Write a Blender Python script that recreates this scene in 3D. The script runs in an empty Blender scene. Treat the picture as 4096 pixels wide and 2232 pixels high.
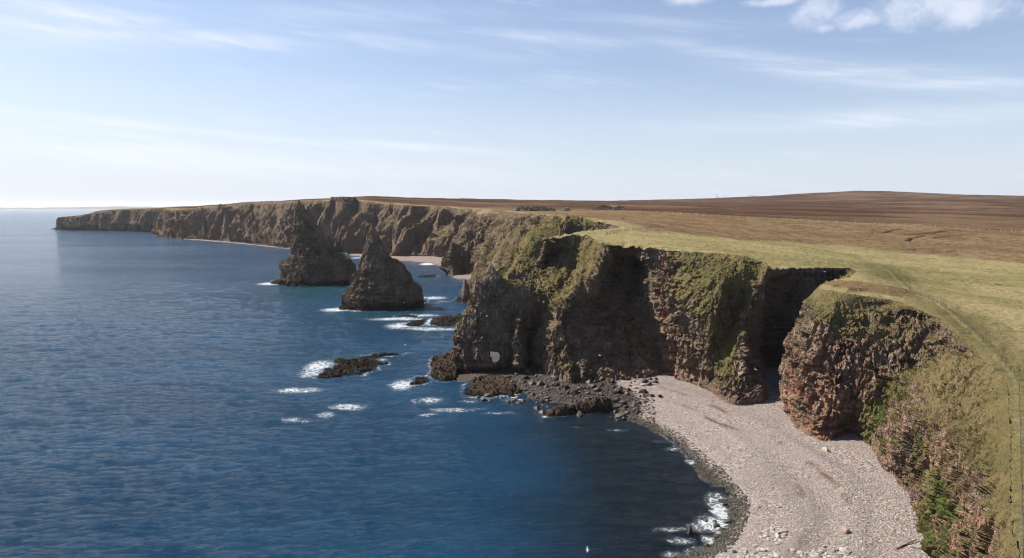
import bpy, math, random
import numpy as np
from mathutils import Vector, Matrix
random.seed(7); np.random.seed(7)
S = bpy.context.scene
C = S.collection
R = math.radians

# ------------------------------------------------------------------ camera, world, sun, exposure
CAMH = 60.0; F = 2925.0; PITCH = math.atan(287.0/F)
cd = bpy.data.cameras.new('camera'); cam = bpy.data.objects.new('camera', cd); C.objects.link(cam)
cam.location = (0, 0, CAMH); cam.rotation_euler = (math.pi/2-PITCH, 0, 0)
cd.sensor_width = 36; cd.lens = 36*F/4096; cd.clip_start = 0.5; cd.clip_end = 90000
S.camera = cam
SUN_AZ = R(-69); SUN_EL = R(44)            # azimuth from +Y towards +X
sd = Vector((math.sin(SUN_AZ)*math.cos(SUN_EL), math.cos(SUN_AZ)*math.cos(SUN_EL), math.sin(SUN_EL)))
L = bpy.data.lights.new('sun', 'SUN'); L.energy = 5.0; L.angle = R(0.53); L.color = (1, .93, .83)
sun = bpy.data.objects.new('sun', L); C.objects.link(sun)
sun.rotation_euler = sd.to_track_quat('Z', 'Y').to_euler()
S.view_settings.view_transform = 'Standard'; S.view_settings.look = 'None'
S.view_settings.gamma = 1; S.view_settings.exposure = 0.87
S.cycles.volume_step_rate = 1; S.cycles.volume_bounces = 0; S.cycles.max_bounces = 5
S.cycles.use_denoising = True; S.cycles.denoiser = 'OPENIMAGEDENOISE'; S.cycles.denoising_prefilter = 'ACCURATE'; S.cycles.denoising_input_passes = 'RGB_ALBEDO_NORMAL'; S.cycles.filter_width = 1.2
S.cycles.sample_clamp_indirect = 1.5; S.cycles.sample_clamp_direct = 3.0; S.cycles.caustics_reflective = False; S.cycles.caustics_refractive = False
S.cycles.diffuse_bounces = 1; S.cycles.glossy_bounces = 2

class NT:
    def __init__(s, tree): s.t = tree; s.n = tree.nodes; s.l = tree.links
    def new(s, typ, **kw):
        n = s.n.new(typ)
        for k, v in kw.items():
            if k.startswith('i_'):
                key = k[2:]; key = int(key) if key.isdigit() else key.replace('_', ' ')
                s.set(n.inputs[key], v)
            else: setattr(n, k, v)
        return n
    def set(s, inp, v):
        if isinstance(v, bpy.types.NodeSocket): s.l.new(v, inp)
        else:
            if inp.type == 'RGBA' and len(v) == 3: v = (*v, 1)
            inp.default_value = v
    def math(s, op, a, b=None, c=None, clamp=False):
        n = s.n.new('ShaderNodeMath'); n.operation = op; n.use_clamp = clamp
        for i, v in enumerate((a, b, c)):
            if v is not None: s.set(n.inputs[i], v)
        return n.outputs[0]
    def vmath(s, op, a, b=None):
        n = s.n.new('ShaderNodeVectorMath'); n.operation = op
        s.set(n.inputs[0], a)
        if b is not None: s.set(n.inputs[1], b)
        return n.outputs[0]
    def mix(s, f, a, b, blend='MIX'):
        n = s.n.new('ShaderNodeMix'); n.data_type = 'RGBA'; n.blend_type = blend; n.clamp_factor = True
        s.set(n.inputs[0], f); s.set(n.inputs[6], a); s.set(n.inputs[7], b)
        return n.outputs[2]
    def noise(s, vec, scale, detail=4, rough=.55, dist=0, out=0):
        n = s.new('ShaderNodeTexNoise'); s.set(n.inputs['Vector'], vec)
        n.inputs['Scale'].default_value = scale; n.inputs['Detail'].default_value = detail
        n.inputs['Roughness'].default_value = rough; n.inputs['Distortion'].default_value = dist
        return n.outputs[out]
    def ramp(s, f, lo, hi, a=0., b=1., smooth=True):
        n = s.n.new('ShaderNodeMapRange'); n.interpolation_type = 'SMOOTHSTEP' if smooth else 'LINEAR'
        n.clamp = True
        s.set(n.inputs[0], f); s.set(n.inputs[1], lo); s.set(n.inputs[2], hi); s.set(n.inputs[3], a); s.set(n.inputs[4], b)
        return n.outputs[0]
    def scale(s, vec, v): return s.vmath('MULTIPLY', vec, v)
    def attr(s, name):
        n = s.n.new('ShaderNodeAttribute'); n.attribute_name = name; return n.outputs['Fac']
    def bump(s, h, strength, dist, normal=None):
        n = s.n.new('ShaderNodeBump'); s.set(n.inputs['Height'], h)
        n.inputs['Strength'].default_value = strength; n.inputs['Distance'].default_value = dist
        if normal is not None: s.set(n.inputs['Normal'], normal)
        return n.outputs[0]

# world: physical sky with procedural cirrus, horizon veil and two cumulus puffs (all by sky direction)
W = bpy.data.worlds.new('World'); S.world = W; W.use_nodes = True
t = NT(W.node_tree); t.n.clear()
sky = t.new('ShaderNodeTexSky'); sky.sky_type = 'NISHITA'; sky.sun_disc = False
sky.sun_elevation = SUN_EL; sky.sun_rotation = SUN_AZ; sky.altitude = 60
sky.air_density = 1.0; sky.dust_density = 0.6; sky.ozone_density = 1.5
tc = t.new('ShaderNodeTexCoord').outputs['Generated']
sep = t.new('ShaderNodeSeparateXYZ'); t.set(sep.inputs[0], tc); dx, dy, dz = sep.outputs
az = t.math('ARCTAN2', dx, dy); el = t.math('ARCSINE', dz)
cmb = t.new('ShaderNodeCombineXYZ'); t.set(cmb.inputs[0], az); t.set(cmb.inputs[1], el); ae = cmb.outputs[0]
def rot2(a_deg, sx, sy):
    a = R(a_deg)
    u = t.math('ADD', t.math('MULTIPLY', az, math.cos(a)*sx), t.math('MULTIPLY', el, math.sin(a)*sx))
    v = t.math('ADD', t.math('MULTIPLY', az, -math.sin(a)*sy), t.math('MULTIPLY', el, math.cos(a)*sy))
    c = t.new('ShaderNodeCombineXYZ'); t.set(c.inputs[0], u); t.set(c.inputs[1], v); return c.outputs[0]
def streak(az0, el0, ang, length, width):
    # soft band centred on a direction, running at an angle
    a = R(ang)
    x = t.math('SUBTRACT', az, R(az0)); y = t.math('SUBTRACT', el, R(el0))
    u = t.math('ADD', t.math('MULTIPLY', x, math.cos(a)), t.math('MULTIPLY', y, math.sin(a)))
    v = t.math('ADD', t.math('MULTIPLY', x, -math.sin(a)), t.math('MULTIPLY', y, math.cos(a)))
    u = t.math('DIVIDE', u, R(length)); v = t.math('DIVIDE', v, R(width))
    r2 = t.math('ADD', t.math('MULTIPLY', u, u), t.math('MULTIPLY', v, v))
    return t.math('EXPONENT', t.math('MULTIPLY', r2, -1))
wisp = t.noise(rot2(-6, 5, 46), 1.0, 7, .62, .6)
wisp2 = t.noise(rot2(-9, 14, 120), 1.0, 6, .6, .4)
wm = t.math('ADD', t.math('MULTIPLY', wisp, .7), t.math('MULTIPLY', wisp2, .3))
wfine = t.ramp(wm, .36, .66)
bands = None
#            az0   el0   ang   len  width  amount
def sdir(ox, oy):
    a = (ox*1.59-2048)/2925.; b = (1116-oy*1.59)/2925.; c_, s_ = math.cos(PITCH), math.sin(PITCH)
    X_, Y_, Z_ = a, c_+b*s_, -s_+b*c_
    return math.degrees(math.atan2(X_, Y_)), math.degrees(math.atan2(Z_, math.hypot(X_, Y_)))
def sband(x0, y0, x1, y1, wd, amt):
    a0, e0 = sdir(x0, y0); a1, e1 = sdir(x1, y1); ang = math.degrees(math.atan2(e1-e0, a1-a0))
    return ((a0+a1)/2, (e0+e1)/2, ang, math.hypot(a1-a0, e1-e0)/2*1.05, wd/32., amt)
for b in [sband(-120,20,430,70,46,1.0), sband(330,80,760,115,20,.85), sband(-80,90,400,110,30,.4), sband(600,50,1300,145,16,.55), sband(1150,80,1660,112,18,.6), sband(1600,95,2200,180,18,.6),
          sband(1850,150,2640,222,26,.85), sband(1750,318,2640,275,24,.75), sband(-120,258,860,368,11,1.0), sband(-120,330,700,420,42,1.0), sband(860,355,1290,388,10,.85), sband(100,360,1250,440,30,.75),
          sband(500,20,1300,30,26,.3), sband(1300,30,2000,60,20,.25), (-60, 12, -6, 18, 4, .8), (60, 10, -6, 18, 4, .8)]:
    v = t.math('MULTIPLY', streak(*b[:5]), b[5])
    bands = v if bands is None else t.math('MAXIMUM', bands, v)
gen = t.ramp(wm, .5, .75, 0, .35)
cir = t.math('MAXIMUM', t.math('MULTIPLY', bands, t.math('ADD', t.math('MULTIPLY', wfine, .7), .22)), gen)
cir = t.math('MULTIPLY', cir, .85)
veil = t.ramp(t.math('ADD', t.math('MULTIPLY', el, 1.0), t.math('MULTIPLY', az, .03)), R(-1), R(12), .80, .10)   # pale veil towards the horizon
veil = t.math('MULTIPLY', veil, 1.0)
# cumulus puffs, top right, shaped by noise
puffn = t.noise(rot2(0, 22, 30), 1.0, 8, .62, .5)
pf = None
def blob(ox, oy, rw, rh):
    a0, e0 = sdir(ox, oy); return (a0, e0, 0, rw/32., rh/32.)
for b in [blob(2055,28,58,50), blob(2075,70,40,16), blob(2150,52,75,24), blob(2300,20,85,46), blob(2430,20,85,44), blob(2360,10,120,40), blob(1735,-6,70,20), blob(2620,20,40,22), blob(1950,5,80,12)]:
    v = streak(*b); pf = v if pf is None else t.math('MAXIMUM', pf, v)
puffn2 = t.noise(rot2(0, 60, 80), 1.0, 6, .6, .8)
pden = t.math('ADD', t.math('MULTIPLY', pf, .75), t.math('ADD', t.math('MULTIPLY', puffn, 1.1), t.math('MULTIPLY', puffn2, .5)))
puff = t.ramp(t.math('SUBTRACT', pden, t.ramp(pf, .0, .35, .6, 0)), .95, 1.75, 0, .75)
lown = t.noise(rot2(0, 38, 150), 1.0, 6, .6, .4)
low = t.math('MULTIPLY', t.ramp(lown, .58, .74), t.math('MULTIPLY', t.ramp(el, R(.6), R(1.5)), t.ramp(el, R(2.2), R(3.4), 1, 0)))
low = t.math('MULTIPLY', low, t.ramp(az, R(-12), R(3), 0, .38))
blue = t.mix(1.0, sky.outputs[0], (1.03, .965, 1.02), 'MULTIPLY')
col = t.mix(veil, blue, (5.1, 5.9, 7.2))
col = t.mix(cir, col, (7.1, 7.4, 8.2))
col = t.mix(low, col, (5.4, 6.0, 7.4))
pshade = t.mix(t.ramp(t.math('ADD', el, t.math('MULTIPLY', puffn, R(3))), R(16), R(18.5)), (6.6, 6.9, 7.9), (8.6, 8.7, 9.2))
col = t.mix(puff, col, pshade)
bg = t.new('ShaderNodeBackground'); t.set(bg.inputs[0], col); bg.inputs[1].default_value = 0.075
wo = t.new('ShaderNodeOutputWorld'); t.l.new(bg.outputs[0], wo.inputs[0])

# ------------------------------------------------------------------ projection helpers (photo pixel -> point in the place)
cp, sp = math.cos(PITCH), math.sin(PITCH)
def ray(px, py):
    a = (px-2048)/F; b = -(py-1116)/F
    return np.array((a, cp+b*sp, -sp+b*cp))
def PZ(px, py, z):
    d = ray(px, py); k = (z-CAMH)/d[2]; return np.array((d[0]*k, d[1]*k, z))
def PY(px, py, Y):
    d = ray(px, py); k = Y/d[1]; return np.array((d[0]*k, Y, CAMH+d[2]*k))

# ------------------------------------------------------------------ numpy noise
def _h(ix, iy, iz, s=0):
    h = (ix*374761393 + iy*668265263 + iz*2147483647 + s*974634777) & 0xffffffff
    h = ((h ^ (h >> 13))*1274126177) & 0xffffffff
    h = ((h ^ (h >> 16))*2246822519) & 0xffffffff
    return ((h ^ (h >> 15)) & 0xffffff)/16777215.0
def vn(x, y, z, s=0):
    ix = np.floor(x).astype(np.int64); iy = np.floor(y).astype(np.int64); iz = np.floor(z).astype(np.int64)
    fx = x-ix; fy = y-iy; fz = z-iz
    fx = fx*fx*fx*(fx*(fx*6-15)+10); fy = fy*fy*fy*(fy*(fy*6-15)+10); fz = fz*fz*fz*(fz*(fz*6-15)+10)
    r = 0
    for a in (0, 1):
        wa = fx if a else 1-fx
        for b in (0, 1):
            wb = fy if b else 1-fy
            for c in (0, 1):
                wc = fz if c else 1-fz
                r = r + wa*wb*wc*_h(ix+a, iy+b, iz+c, s)
    return r*2-1
def fbm(x, y, z, o=4, s=0, g=.5):
    r = 0; a = 1; n = 0
    for k in range(o):
        r = r+a*vn(x, y, z, s+k*17); n += a; a *= g; x = x*2.03+3.1; y = y*2.03+1.7; z = z*2.03+5.3
    return r/n
def cell(x, y, z, s=0):
    # nearest jittered cell: its random value and (F2-F1)
    ix = np.floor(x).astype(np.int64); iy = np.floor(y).astype(np.int64); iz = np.floor(z).astype(np.int64)
    b1 = np.full(x.shape, 9.); b2 = b1.copy(); val = np.zeros(x.shape)
    for a in (-1, 0, 1):
        for b in (-1, 0, 1):
            for c in (-1, 0, 1):
                jx, jy, jz = ix+a, iy+b, iz+c
                d = (jx+.15+.7*_h(jx, jy, jz, s)-x)**2+(jy+.15+.7*_h(jx, jy, jz, s+1)-y)**2+(jz+.15+.7*_h(jx, jy, jz, s+2)-z)**2
                m = d < b1
                b2 = np.where(m, b1, np.minimum(b2, d)); val = np.where(m, _h(jx, jy, jz, s+3), val); b1 = np.where(m, d, b1)
    return val*2-1, np.sqrt(b2)-np.sqrt(b1)
def sst(x, a, b):
    q = np.clip((x-a)/(b-a), 0, 1); return q*q*(3-2*q)

# ------------------------------------------------------------------ object helpers
def tag(o, label=None, cat=None, group=None, kind=None):
    if label: o['label'] = label
    if cat: o['category'] = cat
    if group: o['group'] = group
    if kind: o['kind'] = kind
    return o
def empty(name, loc, rz=0, **k):
    o = bpy.data.objects.new(name, None); C.objects.link(o); o.location = loc; o.rotation_euler = (0, 0, rz)
    return tag(o, **k)
def mesh_np(name, verts, faces, mat, attrs=None, smooth=False, parent=None):
    verts = np.asarray(verts, np.float32); faces = np.asarray(faces, np.int32)
    me = bpy.data.meshes.new(name); n = faces.shape[1]
    me.vertices.add(len(verts)); me.vertices.foreach_set('co', verts.ravel())
    me.loops.add(faces.size); me.loops.foreach_set('vertex_index', faces.ravel())
    me.polygons.add(len(faces)); me.polygons.foreach_set('loop_start', np.arange(0, faces.size, n, dtype=np.int32))
    me.update(calc_edges=True); me.validate()
    me.polygons.foreach_set('use_smooth', np.full(len(me.polygons), smooth))
    for k, v in (attrs or {}).items():
        a = me.attributes.new(k, 'FLOAT', 'POINT'); a.data.foreach_set('value', np.asarray(v, np.float32))
    if mat: me.materials.append(mat)
    o = bpy.data.objects.new(name, me); C.objects.link(o)
    if parent: o.parent = parent
    return o
def grid_faces(n, m, wrap=False):
    i = np.arange(n if wrap else n-1)[:, None]; j = np.arange(m-1)[None, :]
    i2 = (i+1) % n
    a = i*m+j; b = i2*m+j; c = i2*m+j+1; d = i*m+j+1
    return np.stack((a, b, c, d), -1).reshape(-1, 4)
def compact(v, f, attrs):
    used = np.zeros(len(v), bool); used[f.ravel()] = True
    idx = np.cumsum(used)-1
    return v[used], idx[f], {k: a[used] for k, a in attrs.items()}

class MB:
    """collects tubes, boxes, blobs into one mesh"""
    def __init__(s): s.v = []; s.f = []
    def add(s, vs, fs):
        o = len(s.v); s.v += [tuple(q) for q in vs]; s.f += [[i+o for i in q] for q in fs]
    def tube(s, pts, rad, n=6):
        pts = [Vector(p) for p in pts]; vs = []; fs = []
        for i, p in enumerate(pts):
            d = (pts[min(i+1, len(pts)-1)]-pts[max(i-1, 0)]).normalized()
            u = d.orthogonal().normalized(); w = d.cross(u)
            r = rad[i] if isinstance(rad, (list, tuple)) else rad
            for k in range(n):
                a = 2*math.pi*k/n; vs.append(p+(u*math.cos(a)+w*math.sin(a))*r)
        for i in range(len(pts)-1):
            for k in range(n): fs.append([i*n+k, i*n+(k+1) % n, (i+1)*n+(k+1) % n, (i+1)*n+k])
        fs.append(list(range(n))[::-1]); fs.append([(len(pts)-1)*n+k for k in range(n)])
        s.add(vs, fs)
    def box(s, c, d, rz=0):
        m = Matrix.Rotation(rz, 3, 'Z'); vs = []
        for x in (-1, 1):
            for y in (-1, 1):
                for z in (-1, 1): vs.append(Vector(c)+m @ Vector((x*d[0]/2, y*d[1]/2, z*d[2]/2)))
        s.add(vs, [[0, 1, 3, 2], [4, 6, 7, 5], [0, 4, 5, 1], [2, 3, 7, 6], [0, 2, 6, 4], [1, 5, 7, 3]])
    def ell(s, c, r, n=8, m=6):
        vs = []; fs = []
        for i in range(m+1):
            th = math.pi*i/m
            for k in range(n):
                a = 2*math.pi*k/n
                vs.append((c[0]+r[0]*math.sin(th)*math.cos(a), c[1]+r[1]*math.sin(th)*math.sin(a), c[2]+r[2]*math.cos(th)))
        for i in range(m):
            for k in range(n): fs.append([i*n+k, (i+1)*n+k, (i+1)*n+(k+1) % n, i*n+(k+1) % n])
        s.add(vs, fs)
    def build(s, name, mat, parent=None, smooth=False):
        me = bpy.data.meshes.new(name); me.from_pydata(s.v, [], s.f); me.update()
        if smooth: me.polygons.foreach_set('use_smooth', [True]*len(me.polygons))
        if mat: me.materials.append(mat)
        o = bpy.data.objects.new(name, me); C.objects.link(o)
        if parent: o.parent = parent
        return o

# ------------------------------------------------------------------ materials
def newmat(name, rough=.9, spec=.25):
    m = bpy.data.materials.new(name); m.use_nodes = True; t = NT(m.node_tree)
    b = t.n['Principled BSDF']; b.inputs['Roughness'].default_value = rough
    b.inputs['Specular IOR Level'].default_value = spec
    return m, t, b
def plain(name, col, rough=.7, spec=.3):
    m, t, b = newmat(name, rough, spec)
    g = t.new('ShaderNodeNewGeometry').outputs['Position']
    n = t.noise(g, 3.0, 4)
    t.set(b.inputs['Base Color'], t.mix(t.ramp(n, .35, .65), tuple(c*.82 for c in col), tuple(min(1, c*1.12) for c in col)))
    return m
def rock_material(name, dark=1.0, far=False):
    m, t, b = newmat(name, 1.0, .0)
    pos = t.new('ShaderNodeNewGeometry').outputs['Position']
    grass, red, wet = t.attr('grass'), t.attr('red'), t.attr('wet')
    k = .35 if far else 1.0
    nb = t.noise(pos, .11*k, 5, .6)
    nf = t.noise(pos, 1.6*k, 6, .68)
    col_v = t.noise(t.scale(pos, (.9*k, .9*k, .16*k)), 1.0, 5, .62)
    str_v = t.noise(t.scale(pos, (.05, .05, 1.3*k)), 1.0, 4, .6)
    rock = t.mix(t.ramp(nb, .38, .62), (.165, .130, .102), (.34, .268, .20))
    rock = t.mix(t.math('MULTIPLY', t.ramp(str_v, .42, .62), .55), rock, (.33, .25, .18))
    rock = t.mix(t.math('MULTIPLY', t.ramp(nf, .55, .72), .6), rock, (.44, .38, .31))
    redc = t.mix(t.ramp(str_v, .4, .6), (.34, .145, .095), (.56, .33, .225))
    redc = t.mix(t.ramp(t.noise(pos, .35, 4, .6), .5, .66, 0, .7), redc, (.26, .195, .135))
    rock = t.mix(t.math('MULTIPLY', red, t.ramp(t.noise(pos, .2*k, 4, .6), .3, .55)), rock, redc)
    rock = t.mix(t.math('MULTIPLY', t.ramp(nf, .28, .46, 1, 0), .7), rock, (.026, .021, .017))
    lich = t.ramp(t.noise(pos, .7*k, 5, .7), .60, .70)
    rock = t.mix(t.math('MULTIPLY', lich, .45), rock, (.20, .19, .085))
    gn = t.noise(pos, 2.4*k, 6, .7); gb = t.noise(pos, .07, 4, .6)
    gr = t.mix(t.ramp(gb, .4, .6), (.225, .175, .088), (.160, .138, .060))
    gr = t.mix(t.math('MULTIPLY', t.ramp(t.noise(pos, .07, 5, .6, 0), .40, .60, .1, .75), t.attr('lush')), gr, (.095, .135, .036))
    gr = t.mix(t.ramp(gn, .34, .5, .75, 0), gr, (.065, .062, .026))
    gr = t.mix(t.ramp(gn, .56, .72, 0, .55), gr, (.30, .255, .13))
    gf = t.math('ADD', grass, t.math('MULTIPLY', t.math('SUBTRACT', t.noise(pos, .9*k, 6, .7), .5), 1.5))
    gf = t.ramp(gf, .40, .62)
    col = t.mix(gf, rock, gr)
    col = t.mix(t.math('MULTIPLY', wet, .8), col, (.022, .02, .017))
    if far: col = t.mix(.45, col, t.mix(t.ramp(t.noise(t.scale(pos, (.12, .12, .015)), 1.0, 5, .65), .38, .62), (.17, .115, .09), (.34, .245, .19)))
    if dark != 1: col = t.mix(1., col, (dark, dark, dark), 'MULTIPLY')
    t.set(b.inputs['Base Color'], col)
    vor = t.new('ShaderNodeTexVoronoi', feature='DISTANCE_TO_EDGE'); t.set(vor.inputs['Vector'], t.vmath('ADD', t.scale(pos, (1.1*k, 1.1*k, .38*k)), t.scale(t.noise(pos, .8*k, 4, .6, 0, 1), (.9, .9, .9))))
    vor.inputs['Scale'].default_value = 1
    crk = t.ramp(vor.outputs['Distance'], 0, .12)
    h = t.math('ADD', t.math('MULTIPLY', col_v, 1.1), t.math('ADD', t.math('MULTIPLY', str_v, .5), t.math('MULTIPLY', nf, .7)))
    h = t.math('ADD', h, t.math('MULTIPLY', crk, t.math('MULTIPLY', t.math('SUBTRACT', 1, gf), .5)))
    t.set(b.inputs['Normal'], t.bump(h, 1.0, 1.3/k))
    return m
M_rock = rock_material('cliff_rock'); M_rockfar = rock_material('far_cliff_rock', far=True)

def ground_material():
    m, t, b = newmat('moor_grass', 1.0, .0)
    pos = t.new('ShaderNodeNewGeometry').outputs['Position']
    green, heath, trod, peat, dry = (t.attr(q) for q in ('green', 'heather', 'trodden', 'peat', 'dry'))
    n1 = t.noise(t.scale(pos, (1, 1.6, 1)), .55, 6, .7); n2 = t.noise(pos, .035, 5, .6); n3 = t.noise(pos, 2.2, 4, .6)
    n4 = t.noise(t.scale(pos, (.4, 1.6, 1)), .012, 6, .62)
    moor = t.mix(t.ramp(n2, .38, .62), (.24, .165, .090), (.175, .115, .066))
    moor = t.mix(t.ramp(n4, .52, .62, 0, .7), moor, (.255, .20, .12))
    gr = t.mix(t.ramp(n2, .35, .65), (.37, .30, .155), (.265, .228, .10))
    gr = t.mix(t.ramp(n4, .5, .66, 0, .6), gr, (.17, .165, .065))
    n6 = t.noise(t.scale(pos, (1, 1.5, 1)), .16, 6, .68)
    gr = t.mix(t.ramp(n6, .5, .68, 0, .45), gr, (.39, .325, .175))
    gr = t.mix(t.ramp(n6, .46, .36, 0, .5), gr, (.14, .15, .055))
    moor = t.mix(t.ramp(n6, .50, .62, 0, .75), moor, (.105, .058, .035))
    moor = t.mix(t.ramp(n6, .44, .30, 0, .6), moor, (.33, .24, .14))
    col = t.mix(t.ramp(t.math('ADD', green, t.math('MULTIPLY', t.math('SUBTRACT', n1, .5), .55)), .35, .65), moor, gr)
    he = t.mix(t.ramp(n4, .42, .6), (.050, .027, .021), (.115, .062, .044))
    he = t.mix(t.ramp(n6, .50, .62, 0, .5), he, (.125, .072, .048))
    he = t.mix(t.ramp(t.noise(t.scale(pos, (.8, 1.2, 1)), .0045, 8, .7), .50, .60, 0, .65), he, (.20, .135, .088))
    hf = t.ramp(t.math('ADD', heath, t.math('MULTIPLY', t.math('SUBTRACT', t.math('ADD', t.math('MULTIPLY', n4, .6), t.math('MULTIPLY', n6, .4)), .5), 2.4)), .36, .64)
    col = t.mix(hf, col, he)
    col = t.mix(t.math('MULTIPLY', dry, t.ramp(n2, .35, .6)), col, (.30, .24, .15))
    col = t.mix(t.math('MULTIPLY', trod, .85), col, (.13, .115, .048))
    col = t.mix(peat, col, (.018, .013, .011))
    col = t.mix(t.ramp(n1, .30, .5, .75, 0), col, (.075, .06, .028))
    col = t.mix(t.ramp(n3, .54, .72, 0, .4), col, (.42, .35, .21))
    t.set(b.inputs['Base Color'], col)
    h = t.math('ADD', n1, t.math('MULTIPLY', n3, .3))
    t.set(b.inputs['Normal'], t.bump(h, .9, .8))
    return m
M_ground = ground_material()

def beach_material(name='pebble_beach', pink=False, k=1.0):
    m, t, b = newmat(name, .85, .25)
    pos = t.new('ShaderNodeNewGeometry').outputs['Position']
    d, weed = t.attr('shore'), t.attr('weed')
    base = None; hh = None
    def layer(scale):
        v = t.new('ShaderNodeTexVoronoi'); t.set(v.inputs['Vector'], t.scale(pos, (.75, 1.2, 1))); v.inputs['Scale'].default_value = scale
        c = t.new('ShaderNodeSeparateColor'); t.set(c.inputs[0], v.outputs['Color'])
        return v.outputs['Distance'], c.outputs[0], c.outputs[1]
    d1, r1, g1 = layer(2.6*k); d2, r2, g2 = layer(5.0*k)
    c1 = t.mix(t.ramp(r1, .15, .85), (.20, .178, .168), (.50, .47, .44))
    c1 = t.mix(t.ramp(g1, .72, .95, 0, .75), c1, (.40, .26, .21))
    c2 = t.mix(t.ramp(r2, .1, .9), (.23, .208, .198), (.44, .41, .39))
    c2 = t.mix(t.ramp(g2, .75, .95, 0, .7), c2, (.38, .26, .22))
    big = t.noise(pos, .12, 4, .6)
    col = t.mix(t.ramp(big, .4, .6), c1, c2)
    col = t.mix(t.ramp(t.noise(t.scale(pos, (1, .35, 1)), .05, 4, .6), .56, .66, 0, .7), col, (.25, .225, .205))
    if pink: col = t.mix(.6, col, (.27, .20, .17))
    col = t.mix(1., col, (.86, .80, .77), 'MULTIPLY')
    band = t.attr('band'); col = t.mix(t.math('MULTIPLY', band, .55), col, (.17, .145, .125))
    col = t.mix(weed, col, (.105, .058, .028))
    dn = t.math('ADD', d, t.math('MULTIPLY', t.math('SUBTRACT', t.noise(pos, .35, 4, .6), .5), 5))
    wet = t.ramp(dn, .4, 3.2, 1, 0)
    col = t.mix(t.math('MULTIPLY', wet, .93), col, t.mix(t.ramp(r1, .3, .8), (.022, .017, .012), (.07, .055, .038)))
    t.set(b.inputs['Base Color'], col)
    t.set(b.inputs['Roughness'], t.ramp(wet, 0, 1, .85, .45))
    h = t.math('ADD', t.math('MULTIPLY', d1, -1.0), t.math('MULTIPLY', d2, -.5))
    t.set(b.inputs['Normal'], t.bump(h, .8, .28))
    return m
M_beach = beach_material(); M_beachfar = beach_material('far_pebble_beach', True, .5)

def sea_material():
    m, t, b = newmat('sea_water', .1, .5)
    pos = t.new('ShaderNodeNewGeometry').outputs['Position']
    foam, shal, kelp = t.attr('foam'), t.attr('shallow'), t.attr('kelp')
    deep = t.mix(t.ramp(t.noise(t.scale(pos, (.6, 1.5, 1)), .01, 4, .6), .4, .65), (.006, .045, .098), (.010, .062, .130))
    col = t.mix(t.math('MULTIPLY', shal, .8), deep, (.006, .065, .068))
    kn = t.noise(t.scale(pos, (.8, 1.4, 1)), .22, 6, .68)
    kc = t.mix(t.ramp(kn, .46, .62), (.004, .007, .010), (.016, .019, .017))
    col = t.mix(t.math('MULTIPLY', kelp, .9), col, kc)
    n1 = t.noise(t.vmath('ADD', t.scale(pos, (.45, 1.25, 1)), t.scale(t.noise(pos, .12, 3, .5, 0, 1), (2, 2, 2))), .8, 6, .7)
    n2 = t.noise(pos, .75, 7, .72, .8)
    ff = t.math('ADD', foam, t.math('MULTIPLY', t.math('SUBTRACT', n2, .5), 1.3))
    lac = t.new('ShaderNodeTexVoronoi', feature='DISTANCE_TO_EDGE'); t.set(lac.inputs['Vector'], t.vmath('ADD', pos, t.scale(t.noise(pos, .5, 4, .6, 0, 1), (3.2, 3.2, 3.2))))
    lac.inputs['Scale'].default_value = .55
    ff = t.math('ADD', ff, t.ramp(lac.outputs['Distance'], 0, .22, .18, -.12))
    fm = t.ramp(ff, .47, .80)
    fm = t.math('MULTIPLY', t.math('MULTIPLY', fm, .86), t.ramp(foam, .03, .2))
    halo = t.math('MULTIPLY', t.ramp(t.math('ADD', foam, t.math('MULTIPLY', t.math('SUBTRACT', n2, .5), .8)), .16, .8), .28)
    fm = t.math('MAXIMUM', fm, halo)
    col = t.mix(fm, col, (.80, .84, .86))
    t.set(b.inputs['Base Color'], col)
    slick = t.noise(t.scale(pos, (.35, 1.6, 1)), .004, 5, .6)
    rough = t.ramp(slick, .35, .65, .10, .15)
    t.set(b.inputs['Roughness'], t.math('MAXIMUM', rough, t.math('MULTIPLY', fm, .9)))
    b.inputs['IOR'].default_value = 1.33; b.inputs['Specular IOR Level'].default_value = .38
    n3 = t.noise(t.scale(pos, (.25, .8, 1)), .14, 4, .6)
    n5 = t.noise(t.scale(pos, (.8, 1.5, 1)), 1.9, 3, .6)
    h = t.math('ADD', t.math('MULTIPLY', n1, 1.0), t.math('ADD', t.math('MULTIPLY', n3, 1.3), t.math('MULTIPLY', n5, .16)))
    t.set(b.inputs['Normal'], t.bump(h, 1.0, 2.1))
    return m
M_sea = sea_material()

# ------------------------------------------------------------------ coast: control columns from the near cliff to the far headland
def z(px, py, zz): return PZ(px, py, zz)
def y(px, py, Y): return PY(px, py, Y)
def w(a, b, c): return np.array((a, b, c), float)
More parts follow.
